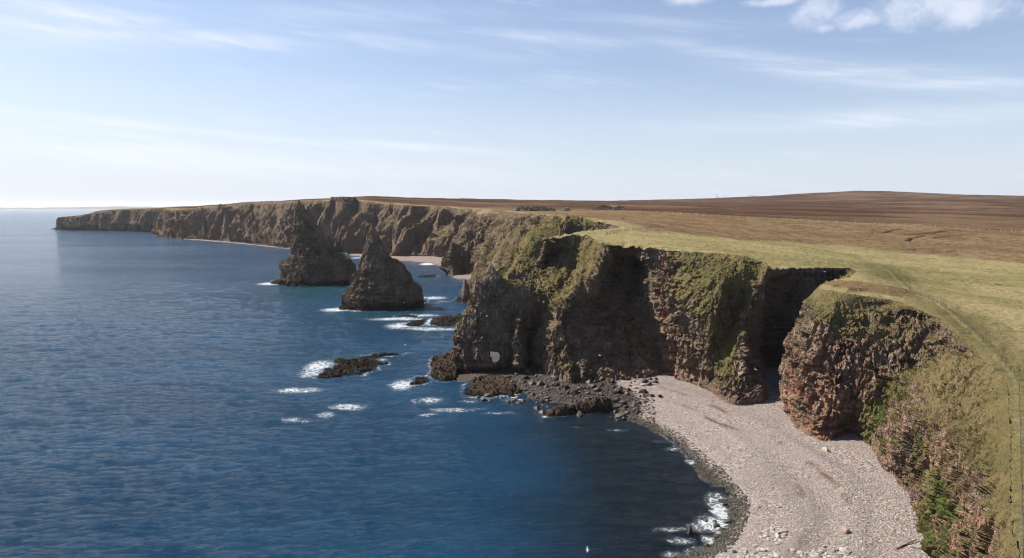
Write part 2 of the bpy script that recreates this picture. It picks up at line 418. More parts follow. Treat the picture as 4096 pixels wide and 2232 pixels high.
# each: (points bottom -> top, grass bias, red amount)
COLS = [
 ([w(-150,62,-1), w(-150,50,14), w(-150,38,24)], 0, .3),
 ([w(-60,66,0), w(-58,56,14), w(-55,44,25)], 0, .3),
 ([w(5,82,1), w(6,70,14), w(6,55,25)], 0, .3),
 ([w(42,98,2), w(44,84,14), w(37,62,25)], .2, .4),
 ([z(3690,2300,3), z(3900,2290,15), z(4075,2300,25.5)], .25, .6),
 ([z(3684,2230,3), z(3760,2160,8), z(3880,2100,17), z(4050,2080,25.7)], -.05, .9),
 ([z(3657,2086,3), z(3740,2020,8), z(3850,1920,18), z(4045,1830,26.3)], .05, .6),
 ([z(3617,1974,3.2), z(3690,1860,10), z(3800,1760,18.5), z(4038,1660,26.6)], .12, .5),
 ([z(3540,1879,3.5), z(3600,1760,11), z(3700,1650,18.5), z(3900,1540,25), z(4022,1520,26.9)], .08, .5),
 ([z(3486,1794,3.5), z(3540,1640,13), z(3640,1500,20.5), z(3800,1400,27.5), z(3930,1430,29.3)], -.02, .5),
 ([z(3430,1755,3.5), z(3460,1560,15.5), z(3530,1370,27.2), z(3660,1250,33.2), z(3770,1278,33.4)], -.05, .6),
 ([z(3402,1738,3.5), z(3400,1560,15), z(3425,1350,27.5), z(3520,1228,33.8), z(3600,1206,35.8)], 0, .6),
 ([z(3322,1764,3.5), z(3335,1600,13), z(3362,1350,27.2), z(3425,1215,34.6), z(3485,1184,36.6)], 0, .7),
 ([z(3285,1764,3.5), z(3290,1560,14.5), z(3312,1300,30), z(3352,1200,35.6), z(3390,1172,37.2)], .05, .8),
 ([z(3203,1724,3.5), z(3212,1520,15.5), z(3242,1290,30), z(3282,1185,36), z(3320,1160,37.6)], .1, .8),
 ([z(3145,1640,4), z(3146,1500,13.5), z(3175,1340,24.5), z(3225,1205,33.5), z(3275,1150,37.8)], .15, .7),
 ([w(86,222,5), w(86,219,20), w(90,218,33), w(97,222,38)], 0, .3),
 ([w(97,240,6), w(99,240,22), w(104,240,34), z(3400,1104,38)], 0, .3),
 ([w(108,256,7), w(112,258,24), w(118,262,36), z(3402,1072,38.2)], 0, .3),
 ([w(95,252,7), w(97,253,22), w(100,254,35), z(3240,1070,39)], 0, .35),
 ([w(82,246,6), w(84,246,22), w(87,246,36), z(3110,1072,39.8)], 0, .35),
 ([z(3050,1590,5), w(76,228,20), w(79,230,34), z(3076,1076,40.5)], 0, .35),
 ([z(2950,1614,4), z(2965,1400,17.5), z(2985,1270,26.5), z(3035,1165,34), z(3068,1070,41)], .05, .3),
 ([z(2888,1594,4), z(2890,1440,14), z(2925,1300,23.5), z(2990,1150,35), z(3045,1046,42.3)], .9, .3),
 ([z(2833,1558,4), z(2815,1440,13), z(2850,1290,25), z(2900,1130,37), z(2955,1020,44.2)], .95, .3),
 ([z(2772,1540,3.5), z(2765,1400,15), z(2800,1250,27.5), z(2850,1100,39), z(2880,1012,44.6)], .85, .3),
 ([z(2710,1528,3), z(2700,1390,13.5), z(2705,1230,28), z(2740,1100,38), z(2780,1006,45.2)], .5, .5),
 ([z(2690,1515,3), z(2655,1380,13), z(2640,1200,29.5), z(2650,1080,39), z(2680,1000,45.6)], 0, 1.0),
 ([z(2655,1508,3), z(2625,1380,12), z(2605,1200,28.5), z(2610,1060,40), z(2600,994,46)], 0, .5),
 ([z(2560,1530,2.5), z(2545,1350,14), z(2530,1150,30), z(2545,1040,40.5), z(2535,988,46)], -.4, .6),
 ([z(2430,1543,2), z(2420,1350,14.5), z(2420,1160,30), z(2460,1040,40.5), z(2470,984,46.3)], -.5, .3),
 ([z(2320,1550,1.5), z(2312,1350,16), z(2325,1225,25.5), z(2400,1085,38), z(2420,975,47)], -.3, .1),
 ([z(2235,1542,1.5), z(2222,1400,12), z(2238,1285,21.5), z(2325,1130,34), z(2360,1020,42.5), z(2380,958,48)], .85, .1),
 ([z(2165,1500,1), z(2185,1400,10.5), z(2212,1310,18.5), z(2290,1180,29.5), z(2325,1060,38.5), z(2345,940,48.6)], .4, .1),
 ([z(2120,1475,1), y(2118,1350,270), z(2165,1262,20), z(2240,1160,28.5), z(2280,1070,36.5), z(2290,940,48.8)], .05, .1),
 ([z(2078,1502,1), y(2064,1400,251), y(2070,1300,252.5), y(2092,1194,262), y(2140,1130,284), y(2188,1048,302), z(2222,945,48.6)], .1, .1),
 ([w(6,300,0), w(8,300,12), w(10,302,28), w(14,304,38), z(2190,955,47.8)], .1, .1),
 ([w(14,318,0), w(18,318,20), w(22,318,38), z(2260,935,49)], 0, .1),
 ([w(28,326,0), w(32,326,20), w(36,328,38), z(2380,918,50)], 0, .2),
 ([w(42,338,20), w(46,340,35), w(56,345,45), z(2475,908,50.8)], 0, .2),
 ([w(34,370,12), w(40,372,35), w(46,376,46), z(2420,890,52.2)], 0, .2),
 ([w(20,374,6), w(24,377,30), w(28,381,46), z(2320,874,54)], 0, .2),
 ([w(4,372,0), w(12,378,25), w(22,384,46), z(2252,867,54.7)], .3, .1),
 ([w(-16,400,0), w(-8,402,20), w(4,408,40), z(2190,862,55.2)], .85, .1),
 ([w(-24,450,0), w(-14,455,22), w(-4,458,42), y(2130,857,470)], .85, .1),
 ([w(-34,530,0), w(-22,535,22), w(-10,538,42), y(2055,853,550)], .85, .1),
 ([z(1925,1122,1), w(-24,606,22), w(-14,608,42), y(2022,846,620)], .85, .1),
 ([w(-24,660,1), w(-18,662,22), w(-12,662,42), y(2005,845,665)], .1, .8),
 ([z(1885,1104,1), y(1900,1000,660), y(1935,920,685), y(1962,852,705)], .2, .2),
 ([z(1808,1102,1), y(1822,1025,655), y(1868,950,680), y(1918,856,715)], .5, .1),
 ([w(-62,720,1), w(-56,730,22), w(-46,745,42), y(1905,848,770)], .3, .1),
 ([z(1815,1036,2), y(1840,960,850), y(1875,890,870), y(1925,838,900)], .85, .2),
 ([z(1740,1024,2), y(1770,960,880), y(1800,900,900), y(1835,832,930)], .3, .3),
 ([z(1690,1022,2), y(1712,960,905), y(1750,900,930), y(1790,828,955)], .4, .2),
 ([z(1600,1021,2), y(1630,960,905), y(1660,890,930), y(1712,822,965)], .4, .2),
 ([z(1563,1021,2), y(1565,960,905), y(1585,890,925), y(1620,818,960)], .3, .2),
 ([z(1500,1017,2), y(1500,960,925), y(1535,890,950), y(1568,814,980)], .2, .2),
 ([z(1447,1013,2), y(1452,950,940), y(1470,880,950), y(1500,809,985)], .2, .2),
 ([z(1390,1008,2), y(1396,950,960), y(1405,880,975), y(1428,800,1000)], .2, .2),
 ([z(1368,1002,2), y(1372,950,970), y(1385,880,985), y(1422,788,1000)], .1, .2),
 ([z(1330,998,2), y(1325,950,990), y(1322,870,1000), y(1332,787,1010)], .1, .2),
 ([w(-280,1080,1), w(-275,1090,30), w(-270,1100,50), y(1345,800,1130)], 0, .2),
 ([z(1200,996,1), y(1215,940,1080), y(1235,870,1110), y(1262,802,1150)], .3, .1),
 ([z(1160,991,1), y(1165,940,1090), y(1170,870,1110), y(1180,805,1150)], 0, .1),
 ([z(1060,979,1), y(1065,930,1190), y(1085,870,1210), y(1110,806,1240)], .2, .2),
 ([z(950,966,1), y(960,920,1280), y(980,860,1310), y(1010,808,1340)], .1, .3),
 ([z(850,959,1), y(855,920,1350), y(870,860,1370), y(915,822,1400)], .1, .3),
 ([z(740,954,1), y(760,910,1420), y(790,860,1450), y(815,826,1480)], .2, .2),
 ([z(662,949,1), y(700,925,1480), y(712,870,1510), y(722,838,1540)], .1, .4),
 ([w(-800,1640,0), w(-795,1650,20), w(-790,1655,40), w(-785,1660,57)], 0, .1),
 ([z(690,927,0), y(690,900,1770), y(690,860,1780), y(692,834,1790)], 0, .1),
 ([z(600,926,0), y(600,900,1790), y(600,860,1800), y(602,834.5,1805)], 0, .1),
 ([z(515,925,0), y(515,900,1810), y(515,860,1820), y(517,836,1830)], 0, .1),
 ([z(392,921,0), y(392,900,1870), y(392,870,1880), y(392,844,1890)], 0, .1),
 ([z(335,920,0), y(335,900,1890), y(335,880,1900), y(335,859,1910)], .1, .2),
 ([z(232,918,0), y(228,900,1940), y(228,885,1945), y(230,869,1950)], 0, .3),
 ([w(-1230,2010,0), w(-1225,2012,12), w(-1220,2015,24), w(-1215,2020,34)], 0, .1),
 ([w(-1150,2300,0), w(-1140,2300,12), w(-1130,2300,24), w(-1120,2300,40)], 0, .1),
]
# split tall columns into evenly spaced controls
M = 13
def resample(P, n):
    P = np.array(P); d = np.r_[0, np.cumsum(np.linalg.norm(np.diff(P, axis=0), axis=1))]; u = d/d[-1]
    tt = np.linspace(0, 1, n)
    return np.stack([np.interp(tt, u, P[:, k]) for k in range(3)], -1)
net = np.stack([resample(c[0], M) for c in COLS])
cg = np.array([c[1] for c in COLS]); cr = np.array([c[2] for c in COLS])
TOPS = np.array([c[0][-1] for c in COLS])
# Hermite through the columns, chord-length parameter
mid = net[:, M//2]
u = np.r_[0, np.cumsum(np.maximum(1., (np.linalg.norm(np.diff(net[:, 0], axis=0), axis=1)+np.linalg.norm(np.diff(net[:, -1], axis=0), axis=1))/2))]
# sample spacing grows with distance
samp = []; 
for i in range(len(u)-1):
    yy = max(60, (mid[i, 1]+mid[i+1, 1])/2); st = max(.34, yy*.00145)
    if i < 2: st = 1.5
    n = max(2, int((u[i+1]-u[i])/st)); samp += list(np.linspace(u[i], u[i+1], n, endpoint=False))
samp = np.array(samp+[u[-1]])
def hermite(u, V, s):
    d = (V[1:]-V[:-1])/(u[1:]-u[:-1]).reshape(-1, *([1]*(V.ndim-1)))
    tan = np.concatenate((d[:1], (d[1:]+d[:-1])/2*.75, d[-1:]))
    i = np.clip(np.searchsorted(u, s, 'right')-1, 0, len(u)-2)
    h = (u[i+1]-u[i]); q = (s-u[i])/h
    sh = (-1,)+(1,)*(V.ndim-1); q = q.reshape(sh); h = h.reshape(sh)
    return (2*q**3-3*q**2+1)*V[i]+(q**3-2*q**2+q)*h*tan[i]+(-2*q**3+3*q**2)*V[i+1]+(q**3-q**2)*h*tan[i+1]
A = hermite(u, net, samp)                      # (ns, M, 3)
g_s = np.interp(samp, u, cg); r_s = np.interp(samp, u, cr)
NR = 150
tv = np.linspace(0, 1, NR)
B = hermite(np.linspace(0, 1, M), np.swapaxes(A, 0, 1), tv)   # (NR, ns, 3)
B = np.swapaxes(B, 0, 1)                       # (ns, NR, 3)
def normals(G):
    a = np.gradient(G, axis=0); b = np.gradient(G, axis=1); n = np.cross(b, a)
    return n/np.maximum(1e-6, np.linalg.norm(n, axis=-1, keepdims=True))
N0 = normals(B)
if (N0[200:, 60, 0].mean() > 0): N0 = -N0
# smooth the direction we displace along
Nh = N0.copy()
for _ in range(6):
    Nh[1:-1] = (Nh[:-2]+Nh[1:-1]*2+Nh[2:])/4
Nh /= np.maximum(1e-6, np.linalg.norm(Nh, axis=-1, keepdims=True))
def rock_disp(P, nz, gbias, far=1.0, seed=0):
    x, yy, zz = P[..., 0], P[..., 1], P[..., 2]
    wx = x+1.5*vn(x*.12, yy*.12, zz*.12, 91); wy = yy+1.5*vn(x*.12, yy*.12, zz*.12, 92)
    slope = np.clip(nz, 0, 1)
    gr = gbias*1.0+sst(slope, .28, .72)*.8-.12+.7*fbm(x*.07, yy*.07, zz*.12, 5, 5+seed, .6)
    gr = np.clip(gr, 0, 1.3); rk = 1-sst(gr, .35, .95)*.62
    f = far
    d = 1.5*fbm(wx*.045, wy*.045, zz*.016, 3, 11+seed)
    rg = 1-np.abs(fbm(wx*.10, wy*.10, zz*.028, 3, 23+seed))*2.2
    d += .6*(rg-.5)*(.5+.5*rk)
    def brick(wd, ht, sd_, tilt=.05):
        ca, sa = .87, .49; a = (wx*ca+wy*sa)+.35*wd*vn(x*.25, yy*.25, zz*.25, sd_+5); b = (-wx*sa+wy*ca)+.35*wd*vn(x*.25, yy*.25, zz*.25, sd_+6)
        c0 = (zz+tilt*x+.4*ht*vn(x*.12, yy*.12, zz*.1, sd_+7))
        ia0 = np.floor(a/wd/1.7).astype(np.int64); ib0 = np.floor(b/wd/1.7).astype(np.int64)
        c = (c0+ht*_h(ia0, ib0, ia0*0, sd_+1))/ht; ic = np.floor(c).astype(np.int64)
        sh = _h(ic, ic*0, ic*0, sd_+2)
        ia = np.floor(a/wd+sh).astype(np.int64); ib = np.floor(b/wd+sh*1.7).astype(np.int64)
        return _h(ia, ib, ic, sd_)*2-1
    d += rk*1.15*brick(3.4, 6.5, 31+seed)
    d += rk*.62*brick(1.5, 3.1, 41+seed)
    d += rk*.30*brick(.75, 1.0, 51+seed)
    v1, e1 = cell(wx*.26, wy*.26, zz*.07, 31+seed)
    d -= rk*.9*(1-sst(e1, 0, .10))
    lay = (zz+.04*x+.8*vn(x*.03, yy*.03, zz*0, 7))/2.3
    li = np.floor(lay).astype(np.int64); lf = lay-li
    lo = _h(li, li*0, li*0, 3+seed); l2 = _h(li+1, li*0, li*0, 3+seed)
    d += rk*1.9*((lo+(l2-lo)*sst(lf, .82, 1.0))-.5)*(.5+.5*vn(x*.06, yy*.06, zz*.2, 8))
    d += (.35+.25*(1-rk))*fbm(x*.5, yy*.5, zz*.42, 4, 61+seed, .6)
    d += .35*(1-rk)*fbm(x*.22, yy*.22, zz*.22, 2, 66)+.22*fbm(x*1.4, yy*1.4, zz*1.2, 2, 67)
    return d, gr
Y0 = B[..., 1]
dn, gr_n = rock_disp(B, N0[..., 2], g_s[:, None]*np.ones(NR)-.58*sst(B[..., 1], 500, 760)-.10)
# far cliffs: the same rock, bigger buttresses and gullies
x_, y_, z_ = B[..., 0], B[..., 1], B[..., 2]
fw = sst(Y0, 380, 900)
q = 1-np.abs(vn(x_*.028+.3*vn(x_*.01, y_*.01, z_*.02, 77), y_*.028, z_*.004, 71))*2
q2 = 1-np.abs(vn(x_*.05, y_*.05, z_*.012, 72))*2
q3 = 1-np.abs(vn(x_*.11, y_*.11, z_*.03, 73))*2
dn = dn*(1-fw*.2)+fw*(20*(q-.45)+8*(q2-.4)+3.5*(q3-.4))*np.clip((1-(z_/75)**3), .3, 1)+(1-fw)*sst(Y0, 300, 400)*(3*(q2-.4)+2*(q3-.4))
tt = tv[None, :]
ss_ = samp[:, None]+0*z_
def saw(per, k, rise, sd_):
    ph = ss_/per+.55*vn(ss_*.9/per, z_*.012, z_*0, sd_)+z_*k; fr = ph-np.floor(ph); idx = np.floor(ph).astype(np.int64)
    return (np.where(fr < rise, fr/rise, 1-(fr-rise)/(1-rise))-.5)*(.5+.9*_h(idx, idx*0, idx*0, sd_))
fr_ = sst(Y0, 600, 900)
dn = dn*(1-.45*fr_)+fr_*(1-.65*sst(Y0, 1600, 1750))*(17*saw(46, .006, .33, 301)+6*saw(17, .008, .4, 302)+2.4*saw(6.5, .01, .4, 305))*np.clip(1.15-(z_/70)**2, .35, 1)+sst(Y0, 330, 420)*(1-fr_)*(5*saw(30, .008, .4, 303)+2*saw(11, .01, .4, 304))
nearm = (1-sst(samp, u[15], u[17]))[:, None]
env = np.minimum(1, sst(tt, -.02, .05)*1.0)*(1-(.5+.3*fw)*sst(tt, .88, 1.0))*(1-.75*nearm*sst(tt, .70, .95))
P = B+Nh*(dn*env)[..., None]
P[:, -1, 2] -= .7*np.abs(fbm(P[:, -1, 0]*.3, P[:, -1, 1]*.3, P[:, -1, 0]*0, 3, 98))*(P[:, -1, 1] < 500)
Nf = normals(P); 
if (Nf[200:, 60, 0].mean() > 0): Nf = -Nf
grass = gr_n+.25*sst(tt, .9, 1)+.75*sst(Nf[..., 2], .45, .82)-.15+.8*sst(B[..., 2], 19.5, 25)*(samp < u[9])[:, None]+.8*nearm*sst(tt, .80, .97)
grass = np.clip(grass, 0, 1.4)*sst(B[..., 2]+2*vn(x_*.1, y_*.1, z_*.1, 3), 2.5, 11)
red = r_s[:, None]*np.clip(1.25-z_/34+.35*fbm(x_*.05, y_*.05, z_*.05, 3, 88), 0, 1)
red = np.clip(np.maximum(red, (r_s[:, None] > .85)*np.clip(1.1-np.abs(z_-26)/30, 0, 1)*r_s[:, None]), 0, 1)
wetb = (1-sst(B[..., 2]+1.2*vn(x_*.2, y_*.2, z_*.2, 9), 1.2, 4.5))*sst(samp, u[29], u[32])[:, None]
lush = np.clip(sst(20-z_, 0, 8), 0, 1)*(samp < u[10])[:, None]*1.0
grass = grass+lush*.75*sst(fbm(x_*.10, y_*.10, z_*.12, 4, 222), -.35, .25)
# extra rows: one below the foot
foot = P[:, :1].copy(); foot[..., 2] -= 5; foot += Nh[:, :1]*np.array((1, 1, 0))*1.0
tuck = P[:, -1:].copy(); inl = Nh[:, -1:]*np.array((1, 1, 0)); inl /= np.maximum(.05, np.linalg.norm(inl, axis=-1, keepdims=True))
tuck -= inl*2.2; tuck[..., 2] -= 1.0
P2 = np.concatenate((foot, P, tuck), 1)
EDGE = P[:, -1].copy()
near_n = int(np.searchsorted(samp, u[43]))
def piece(a, b, name, mat):
    sub = P2[a:b]; f = grid_faces(sub.shape[0], sub.shape[1])
    at = {k: np.concatenate((v[a:b, :1], v[a:b], v[a:b, -1:]), 1).ravel() for k, v in dict(grass=grass, red=red, wet=wetb, lush=lush).items()}
    o = mesh_np(name, sub.reshape(-1, 3), f, mat, at, smooth=False)
    return tag(o, kind='structure')
piece(0, near_n+1, 'cliff', M_rock)
piece(near_n, len(samp), 'cliff', M_rockfar)

# ------------------------------------------------------------------ plateau and hills
INL = [z(3560,1085,36.6), z(3650,1171,35.9), z(3756,1218,34.3), z(3842,1286,32.6), z(3897,1333,31.2), z(3970,1402,29.6), z(4013,1453,28.8), z(4060,1515,28),
       w(120,90,27), w(100,40,27), w(60,0,26), w(200,100,30), w(0,-40,26), w(-100,0,25), w(-100,-200,26), w(200,-100,28),
       z(3800,1150,32.5), z(4096,1200,30), y(3700,1000,400), y(4096,1060,340), y(3300,985,370), y(2900,950,350), y(2640,915,335), y(2493,882,380),
       y(2600,846,620), y(2900,864,580), y(3181,880,560), y(3761,910,520), y(4096,930,500), y(2300,845,650), y(2150,842,720),
       y(2600,832,900), y(3400,838,1000), y(4096,850,900), y(3000,826,1300), y(2700,822,1500), y(3700,822,1500),
       y(2131,801,1700), y(2400,803,2000), y(2600,805,2300), y(2800,806,2500), y(2950,803,2700), y(3080,796,2900), y(3200,788,3000), y(3310,772,3100),
       y(3430,762,3200), y(3560,764,3200), y(3700,773,3200), y(3900,783,3100), y(4096,786,3000), y(4500,790,2900),
       y(1500,783,1500), y(1735,793,1600), y(1400,789,1150), y(1900,797,1700), y(2100,812,1150), y(1800,806,1250), y(1560,798,1150),
       y(1100,806,1500), y(800,826,1650), y(600,834,2200), y(450,836,2300), y(1000,806,2400),
       w(900,5200,70), w(2600,5000,80), w(-300,4500,60), w(3800,3000,60), w(1500,300,40), w(900,900,45), w(1800,1500,55)]
def rbf_fit(P):
    X = P[:, :2]; d = np.linalg.norm(X[:, None]-X[None], axis=-1); n = len(X)
    Am = np.zeros((n+3, n+3)); Am[:n, :n] = d+np.eye(n)*-.0; Am[:n, n] = 1; Am[:n, n+1:] = X; Am[n, :n] = 1; Am[n+1:, :n] = X.T
    b = np.r_[P[:, 2], 0, 0, 0]; return X, np.linalg.lstsq(Am, b, rcond=None)[0]
ctrl = np.concatenate((TOPS, np.array(INL)))
keep = [0]
for i in range(1, len(ctrl)):
    if min(np.linalg.norm(ctrl[keep, :2]-ctrl[i, :2], axis=1)) > 4: keep.append(i)
RX, RW = rbf_fit(ctrl[keep])
def rbf(x, yv):
    out = np.zeros(x.shape); n = len(RX)
    for k in range(n): out += RW[k]*np.sqrt((x-RX[k, 0])**2+(yv-RX[k, 1])**2+4)
    return out+RW[n]+RW[n+1]*x+RW[n+2]*yv
# signed distance to the cliff edge (positive inland)
E = EDGE[::3]; 
poly = np.concatenate((E[:, :2], [[-1100, 6000], [6000, 6000], [6000, -600], [-400, -600]]))
def inside(x, yv, poly):
    r = np.zeros(x.shape, bool); n = len(poly)
    for i in range(n):
        x1, y1 = poly[i]; x2, y2 = poly[(i+1) % n]
        if y1 == y2: continue
        c = (y1 > yv) != (y2 > yv)
        r ^= c & (x < (x2-x1)*(yv-y1)/(y2-y1)+x1)
    return r
def polydist(x, yv, line, zs=None):
    best = np.full(x.shape, 1e18); zz = np.zeros(x.shape)
    for i in range(len(line)-1):
        ax, ay = line[i][:2]; bx, by = line[i+1][:2]; L2 = (bx-ax)**2+(by-ay)**2+1e-9
        q = np.clip(((x-ax)*(bx-ax)+(yv-ay)*(by-ay))/L2, 0, 1)
        d = (ax+q*(bx-ax)-x)**2+(ay+q*(by-ay)-yv)**2
        m = d < best; best = np.where(m, d, best)
        if zs is not None: zz = np.where(m, zs[i]+q*(zs[i+1]-zs[i]), zz)
    return np.sqrt(best), zz
def ground_at(x, yv, withedge=True):
    x = np.atleast_1d(np.asarray(x, float)); yv = np.atleast_1d(np.asarray(yv, float))
    zz = rbf(x, yv)
    zz = zz+sst(yv, 60, 200)*(.35*fbm(x*.045, yv*.045, x*0, 3, 201))+sst(yv, 500, 1500)*2.0*fbm(x*.006, yv*.006, x*0, 4, 202)
    if withedge:
        d, ze = polydist(x, yv, E[::5], E[::5, 2]); ins = inside(x, yv, poly)
        k = np.exp(-d/9.0); zz = zz*(1-k)+ze*k
        return zz, np.where(ins, d, -d)
    return zz, None
def cast(px, py, h=0.):
    """where the ray through a photo pixel meets the plateau"""
    d = ray(px, py); ks = np.geomspace(60, 6000, 900)
    X = d[0]*ks; Yv = d[1]*ks; Z = CAMH+d[2]*ks
    g, sd_ = ground_at(X, Yv); g = np.where(sd_ > -1, g, -99)+h
    i = np.argmax(g > Z)
    if not (g > Z).any(): i = len(ks)-1
    i = max(i, 1); e0 = Z[i-1]-g[i-1]; e1 = Z[i]-g[i]
    if g[i-1] < -50: e0 = 0.
    k_ = e0/(e0-e1) if e0 != e1 else 0.; b = ks[i-1]+np.clip(k_, 0, 1)*(ks[i]-ks[i-1])
    return np.array((d[0]*b, d[1]*b, CAMH+d[2]*b-h))
azs = np.radians(np.r_[np.linspace(-60, -35, 14)[:-1], np.linspace(-35, 40, 800), np.linspace(40, 85, 30)[1:]])
rs = np.r_[np.linspace(2, 45, 20)[:-1], np.geomspace(45, 5600, 1000)]
AZ, RS = np.meshgrid(azs, rs, indexing='ij'); X = RS*np.sin(AZ); Yg = RS*np.cos(AZ)
# coarse-to-fine signed distance
def fine_sd(X, Yg, st=6):
    ii = np.unique(np.r_[np.arange(0, X.shape[0], st), X.shape[0]-1]); jj = np.unique(np.r_[np.arange(0, X.shape[1], st), X.shape[1]-1])
    xs = X[np.ix_(ii, jj)]; ys = Yg[np.ix_(ii, jj)]
    d, ze = polydist(xs, ys, E[::2], E[::2, 2]); s = np.where(inside(xs, ys, poly[::1]), d, -d)
    def up(a):
        b = np.stack([np.interp(np.arange(X.shape[0]), ii, a[:, k]) for k in range(a.shape[1])], 1)
        return np.stack([np.interp(np.arange(X.shape[1]), jj, b[k]) for k in range(b.shape[0])], 0)
    D = up(s); ZE = up(ze)
    cellsz = np.hypot(X, Yg)*.0047*st+8
    m = np.abs(D) < np.maximum(cellsz*1.3, 22)
    xm, ym = X[m], Yg[m]; yb = E[:, 1]
    # bucket by distance so only nearby edge segments are tested
    rr = np.hypot(xm, ym); re = np.hypot(E[:, 0], E[:, 1]); dd = np.full(xm.shape, 1e3); zz = np.zeros(xm.shape)
    bins = np.r_[0, np.geomspace(40, 6000, 40)]
    for a, b in zip(bins[:-1], bins[1:]):
        k = (rr >= a) & (rr < b)
        if not k.any(): continue
        pad = 45+.05*b; near = (re > a-pad) & (re < b+pad)
        near = near | np.r_[near[1:], False] | np.r_[False, near[:-1]]
        idx = np.where(near)[0]
        if len(idx) < 2: continue
        for run in np.split(idx, np.where(np.diff(idx) > 1)[0]+1):
            if len(run) < 2: continue
            d1, z1 = polydist(xm[k], ym[k], E[run], E[run, 2])
            o = dd[k]; better = d1 < o; o[better] = d1[better]; dd[k] = o
            oz = zz[k]; oz[better] = z1[better]; zz[k] = oz
    ins = inside(xm, ym, poly)
    D[m] = np.where(ins, dd, -dd); ZE[m] = zz
    return D, ZE
SD, ZE = fine_sd(X, Yg)
ZG = rbf(X, Yg)
ZG += sst(Yg, 60, 200)*(.35*fbm(X*.045, Yg*.045, X*0, 3, 201))+sst(Yg, 500, 1500)*(2.6*fbm(X*.006, Yg*.006, X*0, 4, 202)+1.2*fbm(X*.02, Yg*.02, X*0, 3, 207))
kk = np.exp(-np.abs(SD)/9.0); ZG = ZG*(1-kk)+ZE*kk
ZG += .34*fbm(X*.5, Yg*.5, X*0, 3, 203)*sst(SD, .5, 3)*(RS < 900)
# zones
def band(pts): 
    q = np.array([cast(*p) for p in pts]); o = np.argsort(q[:, 0]); return q[o]
gb = band([(2440,905),(2560,915),(2832,941),(3123,964),(3413,979),(3587,1002),(3820,1025),(4090,1048)])
hb = band([(2340,838),(2600,847),(2900,864),(3181,880),(3761,909),(4090,927)])
yg = np.interp(X, gb[:, 0], gb[:, 1]); yh = np.interp(X, hb[:, 0], hb[:, 1])
wob = 18*fbm(X*.02, Yg*.02, X*0, 3, 301)
green = 1-sst(Yg+wob, yg-26, yg+14)
leftg = (1-sst(SD, 6, 26))*.55
green = np.clip(np.maximum(green, leftg), 0, 1)
heather = sst(Yg+2*wob, yh-25, yh+60)*(1-(1-sst(SD, 10, 45))*.9)
dry = np.clip((1-sst(SD, 2, 20))*sst(Yg, 240, 420)*.9, 0, 1)
# brown heathery cap on the near promontory
pc = cast(3480, 1145); dd_ = np.hypot((X-pc[0])/13, (Yg-pc[1])/16); cap = 1-sst(dd_+.35*fbm(X*.15, Yg*.15, X*0, 3, 303), .6, 1.2)
heather = heather; dry = np.maximum(dry, 0); capb = cap
FENCE_PX = [(3508,1062),(3560,1087),(3650,1171),(3756,1218),(3842,1286),(3897,1333),(3970,1402),(4013,1453),(4055,1500),(4074,1534),(4078,1640),(4082,1800),(4086,2000),(4092,2235)]
fence_line = np.array([cast(*p) for p in FENCE_PX])
fd, _ = polydist(X, Yg, fence_line)
trod = np.exp(-(np.maximum(fd-1.5, 0)/7.5)**2)*.95*(.55+.6*fbm(X*.04, Yg*.04, X*0, 3, 306)+.3)*sst(fd+0*fd, 0, 1)
pathl = np.array([cast(*p) for p in [(3508,1062),(3400,1020),(3200,985),(3000,965),(2830,945),(2700,925),(2650,917)]])
pd_, _ = polydist(X, Yg, pathl); trod = np.maximum(trod, .5*np.exp(-(pd_/2.2)**2))
pathl2 = np.array([cast(*p) for p in [(3560,1087),(3400,1062),(3200,1038),(3000,1010),(2800,990),(2600,975)]])
pd2, _ = polydist(X, Yg, pathl2); trod = np.maximum(trod, .45*np.exp(-(pd2/2.5)**2)); green = green*(1-.9*cap)
trod = np.maximum(trod, .62*(1-sst(SD+2*fbm(X*.1, Yg*.1, X*0, 3, 307), 3, 14))*(1-sst(Yg, 150, 230)))
peat = np.zeros_like(X)
for pts, wd in [([(3470,932),(3540,930),(3570,920),(3610,916)], .8), ([(3630,939),(3720,932),(3790,922),(3855,921)], 1.1), ([(3632,965),(3650,951),(3700,942)], .7),
            ([(3740,950),(3800,942),(3850,940)], .6), ([(2860,880),(2940,876)], .5), ([(3080,897),(3230,891)], .5), ([(3600,998),(3670,999)], .4),
            ([(3730,1009),(3830,1004)], .4), ([(3700,1035),(3760,1035)], .35), ([(4060,940),(4096,938)], 1.3), ([(3990,1137),(4050,1144),(4096,1148)], .35),
            ([(3060,872),(3130,868)], .7), ([(3500,960),(3430,950)], .4)]:
    ln = np.array([cast(*p) for p in pts]); d_, _ = polydist(X, Yg, ln)
    d_ = d_+.5*fbm(X*.3, Yg*.3, X*0, 2, 304)
    pw = 1-sst(d_, wd*.8, wd*2.2); peat = np.maximum(peat, pw); ZG -= pw*1.0
V = np.stack((X, Yg, ZG), -1).reshape(-1, 3)
f = grid_faces(*X.shape); sdv = SD.ravel()
f = f[(sdv[f] > 0).any(1)]
out = np.zeros(len(V), bool); out[f.ravel()] = True; out &= sdv <= 0; oi_ = np.where(out)[0]
from mathutils.kdtree import KDTree
kd = KDTree(len(EDGE))
for i_, q_ in enumerate(EDGE): kd.insert((q_[0], q_[1], 0), i_)
kd.balance()
near_i = np.array([kd.find((V[k, 0], V[k, 1], 0))[1] for k in oi_])
V[oi_] = EDGE[near_i]; V[oi_, 2] -= .05
at = dict(green=green.ravel(), heather=heather.ravel(), trodden=trod.ravel(), peat=peat.ravel(), dry=dry.ravel())
V, f, at = compact(V, f[:, ::-1], at)
tag(mesh_np('ground', V, f, M_ground, at, smooth=True), kind='structure')

